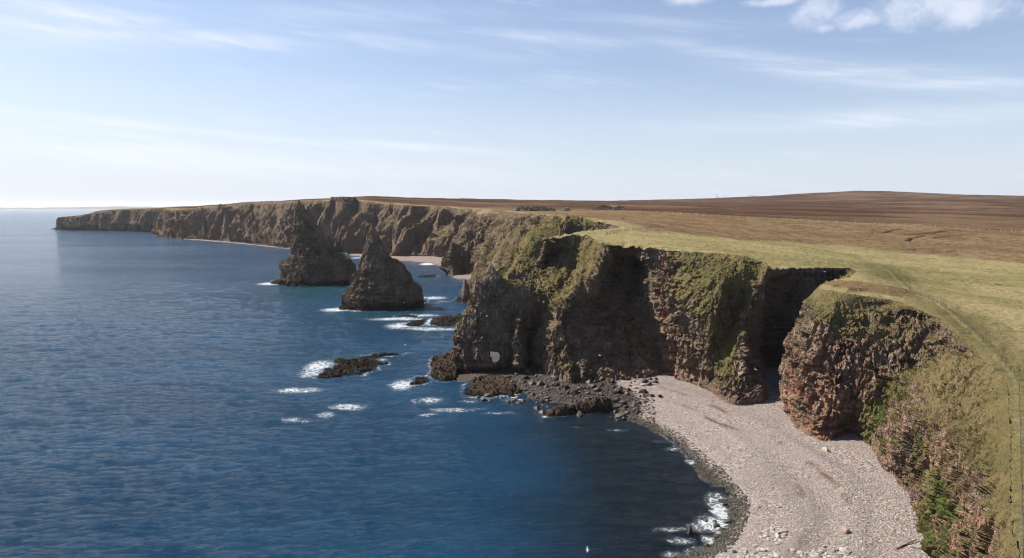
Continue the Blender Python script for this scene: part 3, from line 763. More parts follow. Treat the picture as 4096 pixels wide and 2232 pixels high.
# ------------------------------------------------------------------ rock solids: stacks and the arched fin
def smooth1(x, xs, ys): return np.interp(x, xs, ys)
def stack(name, rows, Y, hd, rot, nA=260, nZ=190, ex=3.2, seed=0, parent=None, mat=None, gb=-.12, hole=None, disp=.85, lean=0, zb=-3.):
    """rows: (py, left px, right px) silhouette measured at depth Y; hd(z01, halfwidth) gives half thickness"""
    rr = []
    for py, l, r in rows:
        a = PY(l, py, Y); b = PY(r, py, Y); rr.append(((a[2]+b[2])/2, a[0], b[0]))
    rr.sort(); rr = np.array(rr); zt = rr[-1, 0]
    zs = np.linspace(0, 1, nZ); zs = zb+(zt-zb)*zs
    l = smooth1(zs, rr[:, 0], rr[:, 1]); r = smooth1(zs, rr[:, 0], rr[:, 2])
    cx = (l+r)/2; hw = (r-l)/2
    th = np.linspace(0, 2*math.pi, nA, endpoint=False); c, s = np.cos(th), np.sin(th)
    exx = np.where(c < 0, min(ex, 1.7), ex); ux = np.sign(c)*np.abs(c)**(2/exx); uy = np.sign(s)*np.abs(s)**(2/exx)
    hdp = np.array([hd((q-zb)/(zt-zb), h_) for q, h_ in zip(zs, hw)])
    X = (cx[None]+hw[None]*ux[:, None])*(Y+rot*hw[None]*ux[:, None])/Y; Yv = Y+hdp[None]*uy[:, None]+rot*hw[None]*ux[:, None]+lean*(zs[None]-zb)
    P = np.stack((X, Yv, np.broadcast_to(zs[None], X.shape)), -1)
    # normals outward
    a = np.roll(P, -1, 0)-np.roll(P, 1, 0); b = np.gradient(P, axis=1); n = np.cross(a, b); n /= np.maximum(1e-6, np.linalg.norm(n, axis=-1, keepdims=True))
    d, gr = rock_disp(P, n[..., 2], gb, 1, seed)
    hwl = np.clip(np.minimum(hw, hdp)/11, .1, 1)[None]
    P = P+n*(d*hwl*disp)[..., None]
    # strata ledges: terrace the outline
    gr = gr*.8+.4*sst(n[..., 2], .5, .9)
    tip = np.array([[P[:, -1, 0].mean(), P[:, -1, 1].mean(), P[:, -1, 2].max()+.3]])
    V = np.concatenate((P.reshape(-1, 3), tip)); f = grid_faces(nA, nZ, True)
    k = np.arange(nA); top = np.stack((k*nZ+nZ-1, ((k+1) % nA)*nZ+nZ-1, np.full(nA, nA*nZ), np.full(nA, nA*nZ)), -1)
    ra = P[..., 2]
    at = dict(grass=np.r_[(np.clip(gr, 0, 1.2)*sst(ra, 6, 14)).ravel(), .4], red=np.r_[(np.clip(.30-ra/80, 0, 1)).ravel(), 0],
              wet=np.r_[(1-sst(ra+1.2*vn(P[..., 0]*.2, P[..., 1]*.2, ra*.2, 9), 2, 5.5)).ravel(), 0], lush=np.zeros(len(V)))
    if hole is not None:
        cen = V[f].mean(1)
        k_ = cen[:, 1]; pxx = cen[:, 0]; 
        sel = hole(cen); f = f[~sel]
    me = bpy.data.meshes.new(name)
    o = mesh_np(name, V, f, mat or M_rock, at, smooth=False, parent=parent)
    # close the tip with triangles
    tri = np.stack((k*nZ+nZ-1, ((k+1) % nA)*nZ+nZ-1, np.full(nA, nA*nZ)), -1)
    bm = None
    o2 = o
    import bmesh
    bm = bmesh.new(); bm.from_mesh(o.data); bm.verts.ensure_lookup_table()
    for a_, b_, c_ in tri:
        try: bm.faces.new((bm.verts[int(a_)], bm.verts[int(b_)], bm.verts[int(c_)]))
        except Exception: pass
    bm.to_mesh(o.data); bm.free()
    return o
def k59(rows): return [(a*1.59, b*1.59, c*1.59) for a, b, c in rows]
gs = stack('sea_stack', k59([(503,750.5,752.5),(512,747,755),(520,744,764),(530,741,769),(545,739,778),(560,738,789),(575,736,800),(600,736,815),(620,735,830),(635,734,845),(648,733,862),
    (654,722,868),(656,709,872),(668,707,884),(680,706,892),(700,706,897),(716,705,902),(722,705,905)]), 578, lambda q, h: 1.2+24*(1-q)**1.15, .12, seed=3, ex=3.2, disp=1.0, gb=-.3)
tag(gs, 'tallest sea stack, a dark triangular pinnacle with a square ledge on its left side', 'sea stack')
s2 = stack('sea_stack', k59([(560,935.5,937.5),(568,932,941),(576,929,945),(590,925,950),(605,920,957),(620,914,964),(640,909,974),(650,908,982),(653,907,992),(660,905,1010),(668,903,1018),(680,900,1025),
    (688,896,1030),(690,886,1031),(705,883,1039),(722,880,1052),(728,868,1053),(735,862,1057),(750,860,1061),(765,858,1064),(778,857,1066),(785,857,1068)]), 440, lambda q, h: 1.0+18*(1-q)**1.1, .12, seed=9, ex=3.2, disp=1.0, gb=-.3)
tag(s2, 'nearer pointed sea stack with stepped rock ledges and foam at its left foot', 'sea stack')
s3 = stack('sea_stack', k59([(703,1168,1171),(708,1165,1174),(718,1163,1179),(730,1161,1181),(745,1160,1183),(757,1160,1184),(762,1159,1184)]), 462, lambda q, h: 1.5+h*.7, 0, nA=90, nZ=70, seed=14, disp=.5)
tag(s3, 'small slender rock needle standing in the sea beside the arched headland', 'rock needle')
# rocky knolls on the plateau beyond the big green slope
M_knoll = M_rock
for rows, Yk, sd_, lb in [([(826.5,2085,2150),(832,2062,2212),(845,2052,2222),(858,2045,2226)], 650, 31, 'low grassy knoll with dark rock faces rising behind the wide green cliff'),
                      ([(829,2262,2275),(838,2244,2280),(854,2234,2284)], 660, 32, 'small dark rocky knoll, right of the broader grassy one'),
                      ([(824,2395,2470),(832,2372,2500),(848,2362,2512)], 800, 33, 'far low rock outcrop at the edge of the brown moor')]:
    o = stack('rock_outcrop', rows, Yk, lambda q, h: 5+12*(1-q), 0, nA=140, nZ=30, seed=sd_, gb=-.9, disp=1.2, zb=PY(2100, 860, Yk)[2]-3)
    tag(o, lb, 'rocky knoll')
# arched fin
HC = PY(1981, 1432, 262); 
hole_poly = np.array([(1962,1400),(1975,1406),(1992,1407),(2003,1420),(2000,1436),(1990,1450),(1985,1466),(1974,1458),(1967,1444),(1962,1430),(1958,1422),(1959,1410)], float)
def to_px(P):
    x, yv, zz = P[:, 0], P[:, 1], P[:, 2]-CAMH
    dep = yv*cp-zz*sp; up = yv*sp+zz*cp
    return 2048+F*x/dep, 1116-F*up/dep
def holesel(cen):
    a, b = to_px(cen); return inside(a, b, hole_poly) & (cen[:, 2] < 20)
fin = stack('arch_headland', [(1056,1962,1966),(1064,1955,1972),(1072,1948,1976),(1085,1938,1985),(1099,1925,1998),(1115,1912,2006),(1122,1905,2014),(1130,1900,2040),(1136,1897,2075),(1152,1890,2108),(1175,1880,2118),(1196,1871,2118),(1253,1842,2112),(1310,1816,2108),(1390,1811,2110),(1419,1798,2110),(1470,1791,2110),(1510,1786,2110),(1530,1780,2110)],
    264, lambda q, h: min(h*.9+.5, 8.5-5.5*q**2), .16, nA=420, nZ=200, seed=21, ex=3.4, hole=holesel, gb=-.35, disp=.9)
tag(fin, 'dark rocky headland fin with a small sea arch through its base and a pointed crest', 'headland')
# tunnel lining of the arch
hp = []
for j, Yt in enumerate(np.linspace(252, 277, 14)):
    for (a, b) in hole_poly:
        # the arch keeps its own real size along its axis
        p = PY(a, b, 263); c0 = PY(1981, 1432, 263); ax = ray(1981, 1432); ax = ax/ax[1]
        q = p+ax*(Yt-263); q = q+(p-c0)*(.02+.25*abs(j-6.5)/6.5*0)+np.array((.25*math.sin(j*2.1+a), 0, .2*math.sin(j*1.7+b)))
        hp.append(q)
hp = np.array(hp); ni = len(hole_poly)
i = np.arange(13)[:, None]; j = np.arange(ni)[None]
ff = np.stack((i*ni+j, i*ni+(j+1) % ni, (i+1)*ni+(j+1) % ni, (i+1)*ni+j), -1).reshape(-1, 4)
# keep only the part of the lining inside the fin
cen = hp[ff].mean(1); ff = ff[(cen[:, 1] > 256.5) & (cen[:, 1] < 271)]
mesh_np('arch_tunnel', hp, ff, M_rock, dict(grass=np.zeros(len(hp)), red=np.zeros(len(hp)), wet=np.full(len(hp), .6), lush=np.zeros(len(hp))), parent=fin)

# ------------------------------------------------------------------ skerries, reefs and small far beaches
def island(name, px_poly, h, g, w_, mat, seed=0, rough=1.0, zref=0, kind=None, attrs='rock', **tags):
    pl = np.array([PZ(a, b, zref) for a, b in px_poly])[:, :2]
    x0, y0 = pl.min(0)-3*w_; x1, y1 = pl.max(0)+3*w_
    X, Yv = np.meshgrid(np.arange(x0, x1, g), np.arange(y0, y1, g*1.3), indexing='ij')
    ins = inside(X, Yv, pl); d, _ = polydist(X, Yv, np.vstack((pl, pl[:1]))); s = np.where(ins, d, -d)
    s = s+w_*.8*fbm(X*.35/max(1, g*1.5), Yv*.35/max(1, g*1.5), X*0, 4, seed)
    zz = h*sst(s, -w_*.2, w_*1.2)+(s < 0)*np.maximum(s, -3)*.5-.35
    n1 = fbm(X*.16, Yv*.16, X*0, 4, seed+1); lay = (h*.55*n1+h*.2+.08*X)*1.0/.55
    st = (np.floor(lay)+sst(lay-np.floor(lay), .7, 1))*.55*rough
    zz = zz+np.where(s > 0, np.clip(st*.9, -h*.7, h*1.6), 0)+.5*rough*fbm(X*.8, Yv*.8, X*0, 3, seed+2)*(s > -1)+(.7*np.abs(fbm(X*.45, Yv*.45, X*0, 3, seed+5))*rough*(s > 0))
    if attrs == 'rock':
        cv, ce = cell(X*.55/max(1, g), Yv*.9/max(1, g), X*0, seed+9); cv2, ce2 = cell(X*1.3/max(1, g), Yv*1.9/max(1, g), X*0, seed+8)
        zz = zz+(s > -.5)*(.38*h*.5*cv+.3*cv2*min(1, h*.5)-.5*(1-sst(ce, 0, .12)))
    V = np.stack((X, Yv, zz), -1).reshape(-1, 3); f = grid_faces(*X.shape); sv = s.ravel()
    f = f[(sv[f] > -w_-1).all(1)][:, ::-1]
    if attrs == 'rock':
        at = dict(grass=np.zeros(len(V)), red=np.full(len(V), .12), wet=(1-sst(V[:, 2], .1, 1.3))*.9+.12, lush=np.zeros(len(V)))
    else: at = dict(shore=np.clip(s.ravel(), 0, 90)*attrs, weed=np.zeros(len(V)))
    V, f, at = compact(V, f, at)
    o = mesh_np(name, V, f, mat, at, smooth=False)
    return tag(o, kind=kind, **tags)
M_reef = rock_material('reef_rock', dark=.5)
SK = []
def sk(poly, h, g, w_, label, seed, cat='rock', name='skerry'):
    SK.append(poly); return island(name, poly, h, g, w_, M_reef, seed, label=label, cat=cat)
sk([(1252,1512),(1275,1490),(1268,1478),(1310,1470),(1330,1455),(1318,1447),(1340,1432),(1400,1432),(1430,1425),(1480,1420),(1490,1412),(1560,1410),(1635,1411),(1600,1420),(1545,1424),(1530,1440),(1560,1450),(1555,1462),(1510,1466),(1520,1480),(1470,1490),(1460,1502),(1390,1507),(1300,1518)], 2.0, .55, 2.5,
   'largest flat brown skerry in open water with foam along its left edge', 51)
sk([(1572,1264),(1600,1257),(1650,1258),(1685,1263),(1640,1269),(1580,1270)], 1.3, .8, 1.8, 'thin low reef just in front of the nearer pointed stack', 52)
sk([(1605,1298),(1630,1290),(1640,1282),(1680,1278),(1718,1272),(1712,1285),(1695,1300),(1660,1310),(1625,1305)], 1.6, .6, 2.0, 'dark reef slab left of the narrow foamy channel', 53)
sk([(1712,1298),(1718,1284),(1722,1272),(1760,1266),(1850,1260),(1900,1270),(1900,1306),(1800,1306),(1740,1303)], 2.0, .6, 2.2, 'wide dark reef slab reaching behind the arched headland', 54)
sk([(1628,1540),(1640,1520),(1665,1505),(1710,1505),(1735,1515),(1725,1530),(1690,1538),(1655,1542)], 2.0, .5, 1.8, 'jagged black rock with foam on its left near the headland tip', 55)
sk([(1715,1500),(1722,1480),(1716,1455),(1735,1437),(1780,1430),(1815,1430),(1840,1480),(1830,1520),(1790,1530),(1740,1525)], 3.4, .5, 2.0, 'brown rock platform at the seaward tip of the arched headland', 56)
sk([(1718,1440),(1730,1430),(1752,1432),(1748,1438),(1725,1442)], 1.8, .4, 1.0, 'little dark rock just off the platform by the headland tip', 57)
sk([(1648,1612),(1655,1600),(1680,1598),(1692,1606),(1672,1614)], 1.6, .4, 1.2, 'small dark rock beside a patch of foam, left of the shore boulders', 58)
sk([(1680,1662),(1692,1656),(1712,1655),(1708,1663)], .9, .4, 1.0, 'low black rock awash, nearest of the small rocks off the headland', 59)
sk([(1147,1572),(1155,1562),(1175,1558),(1180,1566),(1165,1574)], 1.1, .4, 1.0, 'small dark rock in the leftmost wide ring of foam', 60)
sk([(1360,1631),(1368,1625),(1385,1625),(1390,1630),(1372,1633)], .6, .4, .8, 'barely showing rock in the middle of the oval foam patch', 61)
sk([(1800,1640),(1850,1634),(1900,1634),(1938,1632),(1940,1638),(1850,1643)], .8, .5, 1.0, 'long low rock ledge awash in front of the shore boulders', 62)
sk([(2175,1666),(2190,1655),(2240,1648),(2330,1640),(2420,1632),(2450,1640),(2380,1652),(2300,1656),(2250,1668),(2200,1672)], 1.6, .5, 1.5, 'brown rock ledge at the edge of the dark water by the beach', 63)
sk([(1845,1580),(1850,1545),(1880,1520),(1940,1515),(2000,1512),(2040,1530),(2080,1560),(2060,1590),(2000,1585),(1950,1592),(1900,1585)], 1.9, .5, 2.0, 'broad brown rock shelf right under the arched headland', 64)
sk([(1068,1136),(1085,1124),(1110,1118),(1128,1120),(1130,1136),(1100,1138)], 2.6, .9, 2.5, 'low rock at the left foot of the tallest stack', 65)
sk([(1342,1238),(1355,1226),(1380,1224),(1400,1234),(1370,1244)], 1.8, .7, 2, 'low black ledge at the left foot of the nearer pointed stack', 66)
sk([(1690,1214),(1712,1205),(1712,1196),(1690,1200)], 1.4, .7, 1.5, 'black ledge at the right foot of the nearer pointed stack', 66)
sk([(1812,1205),(1825,1190),(1850,1184),(1885,1192),(1880,1204),(1840,1208)], 2.2, .6, 1.8, 'dark low ledge at the foot of the slender rock needle', 67)
sk([(1655,1110),(1672,1100),(1700,1100),(1740,1098),(1760,1104),(1730,1110),(1690,1112)], 1.6, 1.2, 2.5, 'line of low dark rocks between the nearer stack and the far small beach', 68)
sk([(196,917),(210,913),(236,914),(236,918)], 3, 3, 5, 'low rocks off the tip of the farthest headland', 69)
sk([(604,947),(640,944),(675,946),(668,950),(630,950)], 3, 3, 5, 'low rocks off the tip of the second farthest headland', 70)
island('beach', [(1345,1006),(1372,996),(1450,1010),(1600,1018),(1720,1018),(1830,1030),(1812,1078),(1780,1072),(1740,1062),(1690,1052),(1600,1045),(1500,1040),(1430,1030),(1380,1018)], 2.4, 2.2, 10, M_beachfar, 80, .1, kind='structure', attrs=.35)
island('beach', [(1800,1108),(1830,1103),(1930,1100),(1960,1110),(1940,1122),(1860,1121),(1815,1116)], 1.8, 1.5, 5, M_beachfar, 81, .1, kind='structure', attrs=.6)
island('beach', [(690,951),(850,959),(1060,979),(1200,996),(1220,1000),(1170,1001),(1060,988),(940,975),(850,967),(720,957)], 2.0, 3, 9, M_beachfar, 82, .3, kind='structure', attrs=.3)

# ------------------------------------------------------------------ main beach
WL = [(-80,40),(-30,62),(18,100)]
WLP = [(2747,2224),(2848,2182),(2883,2141),(2913,2082),(2925,2040),(2913,1993),(2877,1945),(2830,1892),(2771,1839),(2711,1779),(2652,1738),(2593,1702),(2545,1684),(2475,1655),(2440,1640),(2360,1630),(2250,1618),(2150,1600),(2060,1560),(2000,1540),(1900,1530),(1800,1515)]
WLw = np.array([(a, b) for a, b in WL]+[tuple(PZ(a, b, 0)[:2]) for a, b in WLP]+[(-10, 300)])
bpoly = np.concatenate((WLw, [[300, 300], [300, -50], [-80, -50]]))
azb = np.radians(np.linspace(-14, 46, 520)); rb = np.geomspace(70, 330, 420)
AZ, RS = np.meshgrid(azb, rb, indexing='ij'); X = RS*np.sin(AZ); Yb = RS*np.cos(AZ)
ins = inside(X, Yb, bpoly); d, _ = polydist(X, Yb, WLw); s = np.where(ins, d, -d)
def beach_z(s, X, Yb):
    zz = np.where(s > 0, 4.3*(1-np.exp(-np.maximum(s, 0)*.055)), s*.12)
    bm_ = .25*np.exp(-((s-14-2*vn(X*.03, Yb*.03, X*0, 5))/1.6)**2)+.22*np.exp(-((s-24-2*vn(X*.03, Yb*.03, X*0, 6))/2)**2)
    return zz+bm_+.18*fbm(X*.12, Yb*.12, X*0, 3, 401)+.06*fbm(X*.9, Yb*.9, X*0, 2, 402)
Zb = beach_z(s, X, Yb)
weed = .85*np.exp(-((s-15.5-2.5*vn(X*.05, Yb*.05, X*0, 11))/.9)**2)*sst(fbm(X*.11, Yb*.11, X*0, 4, 12), -.08, .3)
weed += .9*np.exp(-((s-21.5-2.0*vn(X*.04, Yb*.04, X*0, 13))/.8)**2)*sst(fbm(X*.09, Yb*.09, X*0, 4, 14), -.1, .3)
V = np.stack((X, Yb, Zb), -1).reshape(-1, 3); f = grid_faces(*X.shape); sv = s.ravel()
f = f[(sv[f] > -8).all(1) & (sv[f] < 95).all(1)][:, ::-1]
shv = s-60*(1-sst(X+6*vn(X*.08, Yb*.08, X*0, 9), 24, 42))*sst(Yb, 200, 215)
bandv = np.exp(-((s-12-3*vn(X*.04, Yb*.04, X*0, 21))/3)**2)*sst(170-Yb+10*vn(X*.05, Yb*.05, X*0, 25), 0, 30)*1.2+.55*np.exp(-((s-26-3*vn(X*.04, Yb*.04, X*0, 22))/1.5)**2)+.35*np.exp(-((s-7)/1.5)**2)
V, f, at = compact(V, f, dict(band=np.clip(bandv, 0, 1).ravel(), shore=shv.ravel(), weed=np.clip(weed, 0, 1).ravel()))
tag(mesh_np('beach', V, f, M_beach, at, smooth=True), kind='structure')
def beach_at(x, yv):
    x = np.atleast_1d(np.float64(x)); yv = np.atleast_1d(np.float64(yv))
    ins = inside(x, yv, bpoly); d, _ = polydist(x, yv, WLw); s = np.where(ins, d, -d)
    return beach_z(s, x, yv), s

# ------------------------------------------------------------------ sea
azs = np.radians(np.r_[np.linspace(-110, -36, 30)[:-1], np.linspace(-36, 36, 760), np.linspace(36, 60, 12)[1:]])
rs = np.r_[np.linspace(1, 60, 10)[:-1], np.geomspace(60, 900, 520)[:-1], np.geomspace(900, 29500, 130)]
AZ, RS = np.meshgrid(azs, rs, indexing='ij'); X = RS*np.sin(AZ); Ys = RS*np.cos(AZ)
near = RS < 900
am = np.where(near, (1-sst(RS, 300, 800)), 0)
Zs = am*(.30*vn(X*.10+.3*Ys*.02, Ys*.22, X*0, 501)+.22*fbm(X*.30, Ys*.6, X*0, 2, 502))
foam = np.zeros_like(X)
def addfoam(px, py, wpx, hpx, amt, rot=0):
    c = PZ(px, py, 0); ex_ = abs(PZ(px+wpx/2, py, 0)[0]-c[0]); ey = abs(PZ(px, py-hpx/2, 0)[1]-c[1])
    dx_ = X-c[0]; dy_ = Ys-c[1]; a = R(rot); u_ = dx_*math.cos(a)+dy_*math.sin(a); v_ = -dx_*math.sin(a)+dy_*math.cos(a)
    global foam
    foam = np.maximum(foam, .92*amt*np.exp(-((u_/ex_/1.25)**2+(v_/ey/1.3)**2)**1.3))
for q in [(1195,1563,210,22,.66),(1165,1560,80,18,.8),(1390,1627,150,22,.72),(1305,1660,80,20,.6,10),(1165,1680,80,14,.6),(1230,1683,90,10,.45),
          (1275,1465,110,44,.78,0),(1245,1492,90,30,.72),(1610,1540,90,34,.82,0),(1570,1540,50,10,.7),(1720,1600,100,26,.66),(1810,1640,170,16,.66),(1720,1655,70,10,.55),
          (1590,1276,230,12,.78),(1700,1262,110,10,.68),(1600,1303,110,22,.8),(1700,1316,200,12,.72),(1790,1316,130,9,.7),(1715,1286,22,30,.7),
          (1345,1239,110,14,.85),(1420,1243,80,8,.6),(1080,1135,95,10,.85),(1280,1134,60,5,.55),(1740,1192,90,12,.75),(1700,1190,30,8,.6),(1780,1205,80,5,.5),
          (1710,1056,60,8,.95),(1425,1032,60,8,.6),(1860,1124,90,6,.4),(1700,1100,130,5,.4),
          (2885,2040,80,100,.74,0),(2870,2000,90,60,.66),(2850,2095,120,60,.8),(2800,2110,120,40,.62),(2880,2060,60,60,.85),(2840,2165,60,40,.74),(2680,2120,160,20,.55),(2720,2165,120,26,.56),(2690,2215,90,26,.6),(2780,2200,80,30,.5),
          (2690,1795,60,14,.62),(2760,1850,50,20,.6),(2820,1905,50,40,.62),(2470,1722,90,10,.5),(2310,1704,30,6,.5),(2185,1668,40,12,.7),(2425,1680,20,6,.5),(1930,1590,160,14,.55),(2060,1600,90,14,.6),(2000,1655,160,12,.5),(1880,1605,90,12,.5),
          (350,921,60,4,.5),(440,924,70,3,.4),(2640,1770,70,10,.4),(2550,1945,40,5,.4),(2350,2200,14,6,.5),(1530,1440,50,10,.55),(1560,1424,70,6,.6),(1640,1412,60,5,.5),(1450,1420,60,5,.5),(1430,1515,120,5,.42)]:
    addfoam(*q)
# shore line foam and shallows
m = (RS < 330)
sdv_ = np.full(X.shape, -200.); 
dsh, _ = polydist(X[m], Ys[m], WLw); isl = inside(X[m], Ys[m], bpoly); sdv_[m] = np.where(isl, dsh, -dsh)
shore_f = np.exp(-(np.abs(sdv_+.6)/1.1)**2)*.34*(1+.8*fbm(X*.1, Ys*.1, X*0, 3, 511)); foam = np.maximum(foam, shore_f)
foam_m = np.zeros_like(X)
mm = RS < 700
for pl in SK[:19]:
    a = np.array([PZ(p, q_, 0) for p, q_ in pl])[:, :2]; a = np.vstack((a, a[:1]))
    c0 = a.mean(0); loc = mm & (np.hypot(X-c0[0], Ys-c0[1]) < 60)
    dd_, _ = polydist(X[loc], Ys[loc], a); foam_m[loc] = np.maximum(foam_m[loc], .42*np.exp(-(dd_/1.3)**2))
foam = np.maximum(foam, foam_m*(1+.7*fbm(X*.12, Ys*.12, X*0, 3, 512)))
fb = np.array([(A_[0], A_[1]) for A_ in P[:, 0, :2][::6]])
mf = (RS > 330) & (RS < 2600) & (np.degrees(AZ) > -36) & (np.degrees(AZ) < 2)
dfar, _ = polydist(X[mf], Ys[mf], fb[len(fb)//3:])
foam[mf] = np.maximum(foam[mf], .52*np.exp(-(dfar/(3+.004*RS[mf]))**2)*(.6+.9*fbm(X[mf]*.02, Ys[mf]*.02, X[mf]*0, 3, 513)))
foam *= 1-.0*X
shal = np.zeros_like(X)
for (px, py, wx_, hy_, a_) in [(1260,1160,300,60,.9),(1560,1262,300,60,.7),(1230,1150,160,30,1.),(1400,1430,400,60,.25),(1750,1310,260,70,.3)]:
    c = PZ(px, py, 0); ex_ = abs(PZ(px+wx_/2, py, 0)[0]-c[0]); ey = abs(PZ(px, py-hy_/2, 0)[1]-c[1])
    shal = np.maximum(shal, a_*np.exp(-((X-c[0])/ex_)**2-((Ys-c[1])/ey)**2))
kelp = (1-sst(-sdv_+16*fbm(X*.03, Ys*.03, X*0, 3, 514), 20, 75))*.95*sst(X, -12, 22)
V = np.stack((X, Ys, Zs), -1).reshape(-1, 3); f = grid_faces(*X.shape)[:, ::-1]
tag(mesh_np('sea', V, f, M_sea, dict(foam=foam.ravel(), shallow=shal.ravel(), kelp=kelp.ravel()), smooth=True), kind='structure')

# ------------------------------------------------------------------ loose rocks
import bmesh
def rock_mesh(seed, flat=.6, sub=3, angular=True):
    bm = bmesh.new(); bmesh.ops.create_icosphere(bm, subdivisions=sub, radius=1)
    rnd = random.Random(seed)
    planes = [(Vector((rnd.gauss(0, 1), rnd.gauss(0, 1), rnd.gauss(0, 1))).normalized(), rnd.uniform(.55, .9)) for _ in range(9)]
    for v in bm.verts:
        p = v.co.copy()
        for n, d in planes:
            k = p.dot(n)
            if k > d: p -= n*(k-d)*(.95 if angular else .6)
        v.co = Vector((p.x, p.y*.8, p.z*flat))
    co = np.array([v.co for v in bm.verts]); nz = fbm(co[:, 0]*2+seed, co[:, 1]*2, co[:, 2]*2, 3, seed)
    for v, q in zip(bm.verts, nz): v.co *= 1+.22*float(q)
    return bm
def rock_data(seed, mat, **k):
    bm = rock_mesh(seed, **k); me = bpy.data.meshes.new('boulder'); bm.to_mesh(me); bm.free(); me.materials.append(mat); return me
def stone_material(name, cols, wetd=0.):
    m, t, b = newmat(name, .8 if wetd == 0 else .5, .3)
    pos = t.new('ShaderNodeNewGeometry').outputs['Position']
    oi = t.new('ShaderNodeObjectInfo').outputs['Random']
    cell_ = t.math('ADD', oi, t.math('MULTIPLY', t.noise(pos, .45, 2, .5), 1.6)); cell_ = t.math('FRACT', cell_)
    rp = t.new('ShaderNodeValToRGB'); t.set(rp.inputs[0], cell_); e = rp.color_ramp.elements
    while len(e) > 1: e.remove(e[-1])
    e[0].position = 0; e[0].color = (*cols[0], 1)
    for i, c in enumerate(cols[1:]): q = e.new((i+1)/len(cols)); q.color = (*c, 1)
    rp.color_ramp.interpolation = 'CONSTANT' if wetd == 0 else 'LINEAR'
    n = t.noise(pos, 4.5, 5, .65)
    col = t.mix(t.ramp(n, .3, .5, .55, 0), rp.outputs[0], tuple(c*.4 for c in cols[0]))
    t.set(b.inputs['Base Color'], col)
    t.set(b.inputs['Normal'], t.bump(n, .6, .15))
    return m
M_dry = stone_material('dry_stone', [(.30, .275, .245), (.42, .39, .35), (.25, .225, .205), (.48, .45, .41), (.33, .22, .175), (.36, .32, .25), (.52, .49, .46)])
M_wet = stone_material('weedy_stone', [(.042, .034, .024), (.075, .062, .04), (.032, .034, .016), (.10, .085, .065), (.055, .045, .032)], 1)
M_bould = stone_material('boulder_stone', [(.065, .050, .036), (.085, .068, .048), (.045, .036, .026), (.125, .10, .075), (.065, .052, .038)], 1)
wetv = [rock_data(100+i, M_wet, flat=.6, sub=2) for i in range(6)]
bouv = [rock_data(200+i, M_bould, flat=.72, sub=3) for i in range(9)]
dryv = [rock_data(300+i, M_dry, flat=.42, sub=2, angular=False) for i in range(8)]
def put(name, me, loc, sc, label, group, cat, tilt=.25):
    o = bpy.data.objects.new(name, me); C.objects.link(o); o.location = loc
    o.rotation_euler = (random.uniform(-tilt, tilt), random.uniform(-tilt, tilt), random.uniform(0, 6.28))
    a = random.uniform(.8, 1.25); o.scale = (sc*a, sc/a*random.uniform(.8, 1.1), sc*random.uniform(.75, 1.05))
    return tag(o, label, cat, group)
# boulder apron from the arched headland to the beach
cnt = 0
def in_px(poly):
    a = np.array(poly, float)
    x0, y0 = a.min(0); x1, y1 = a.max(0)
    while True:
        p, q_ = random.uniform(x0, x1), random.uniform(y0, y1)
        if inside(np.array([p]), np.array([q_]), a)[0]: return p, q_
APR = [(1990,1515),(2150,1490),(2250,1545),(2450,1550),(2560,1555),(2620,1600),(2590,1650),(2480,1690),(2420,1640),(2200,1660),(2050,1610),(1900,1590),(1850,1560)]
for k in range(275):
    p, q_ = in_px(APR); g = PZ(p, q_, 1.0); zb_, sb_ = beach_at(g[0], g[1]); zb_ = max(float(zb_[0]), -.4)
    s_ = random.choice([.45, .5, .55, .65, .75, .9, 1.1, 1.3])*random.uniform(.8, 1.2)
    if k < 14: s_ = random.uniform(1.3, 1.9)
    put('boulder', random.choice(bouv), (g[0], g[1], zb_+s_*.25), s_, 'dark angular boulder heaped with many others at the foot of the shaded cliff', 'boulders heaped at the foot of the shaded cliff', 'boulder', .5)
for (p, q_, s_) in [(2450,1535,1.3),(2510,1530,1.0),(2580,1540,1.5),(2596,1548,1.3),(2620,1543,1.0),(2570,1572,1.6),(2640,1590,1.0),(2600,1530,.8),(2625,1531,.8)]:
    g = PZ(p, q_, 2.5); zb_, _ = beach_at(g[0], g[1])
    put('boulder', random.choice(bouv), (g[0], g[1], float(zb_[0])+.3), s_, 'loose boulder on the pale pebbles where the beach meets the shaded cliff', 'loose boulders at the far corner of the beach', 'boulder', .4)
# stones standing in the surf
for (p, q_, s_) in [(2898,2018,1.0),(2928,2060,1.3),(2920,2088,1.5),(2822,2084,.8),(2858,2086,.8),(2866,2104,1.2),(2890,2118,.8),(2805,2072,.6),(2868,2150,1.1),(2832,2180,.7),(2860,2200,.9),(2765,2222,1.3),(2790,2224,1.0),(2850,2222,1.1),(2900,2225,1.3),(2940,2222,1.0),(2880,2195,.8),(2925,2180,.9),(2960,2205,1.2),(2990,2228,1.1),(3020,2225,1.3),(2905,2150,.9),(2945,2130,1.0)]:
    g = PZ(p, q_, .1)
    put('boulder', random.choice(wetv), (g[0], g[1], .1), s_*.8, 'black wet rock standing in the white surf at the water edge', 'wet rocks in the surf', 'rock', .3)
mbp = rock_mesh(77, flat=1.5, sub=3); me = bpy.data.meshes.new('pointed_rock'); mbp.to_mesh(me); mbp.free(); me.materials.append(M_wet)
for v in me.vertices:
    k_ = max(.12, 1-(v.co.z+.6)/2.3); v.co.x *= k_; v.co.y *= k_
g = PZ(2762, 2138, 0); o = bpy.data.objects.new('pointed_rock', me); C.objects.link(o); o.location = (g[0], g[1], .45); o.scale = (1, .9, .95)
tag(o, 'small pointed black rock rising from the shallow water near the surf', 'rock')
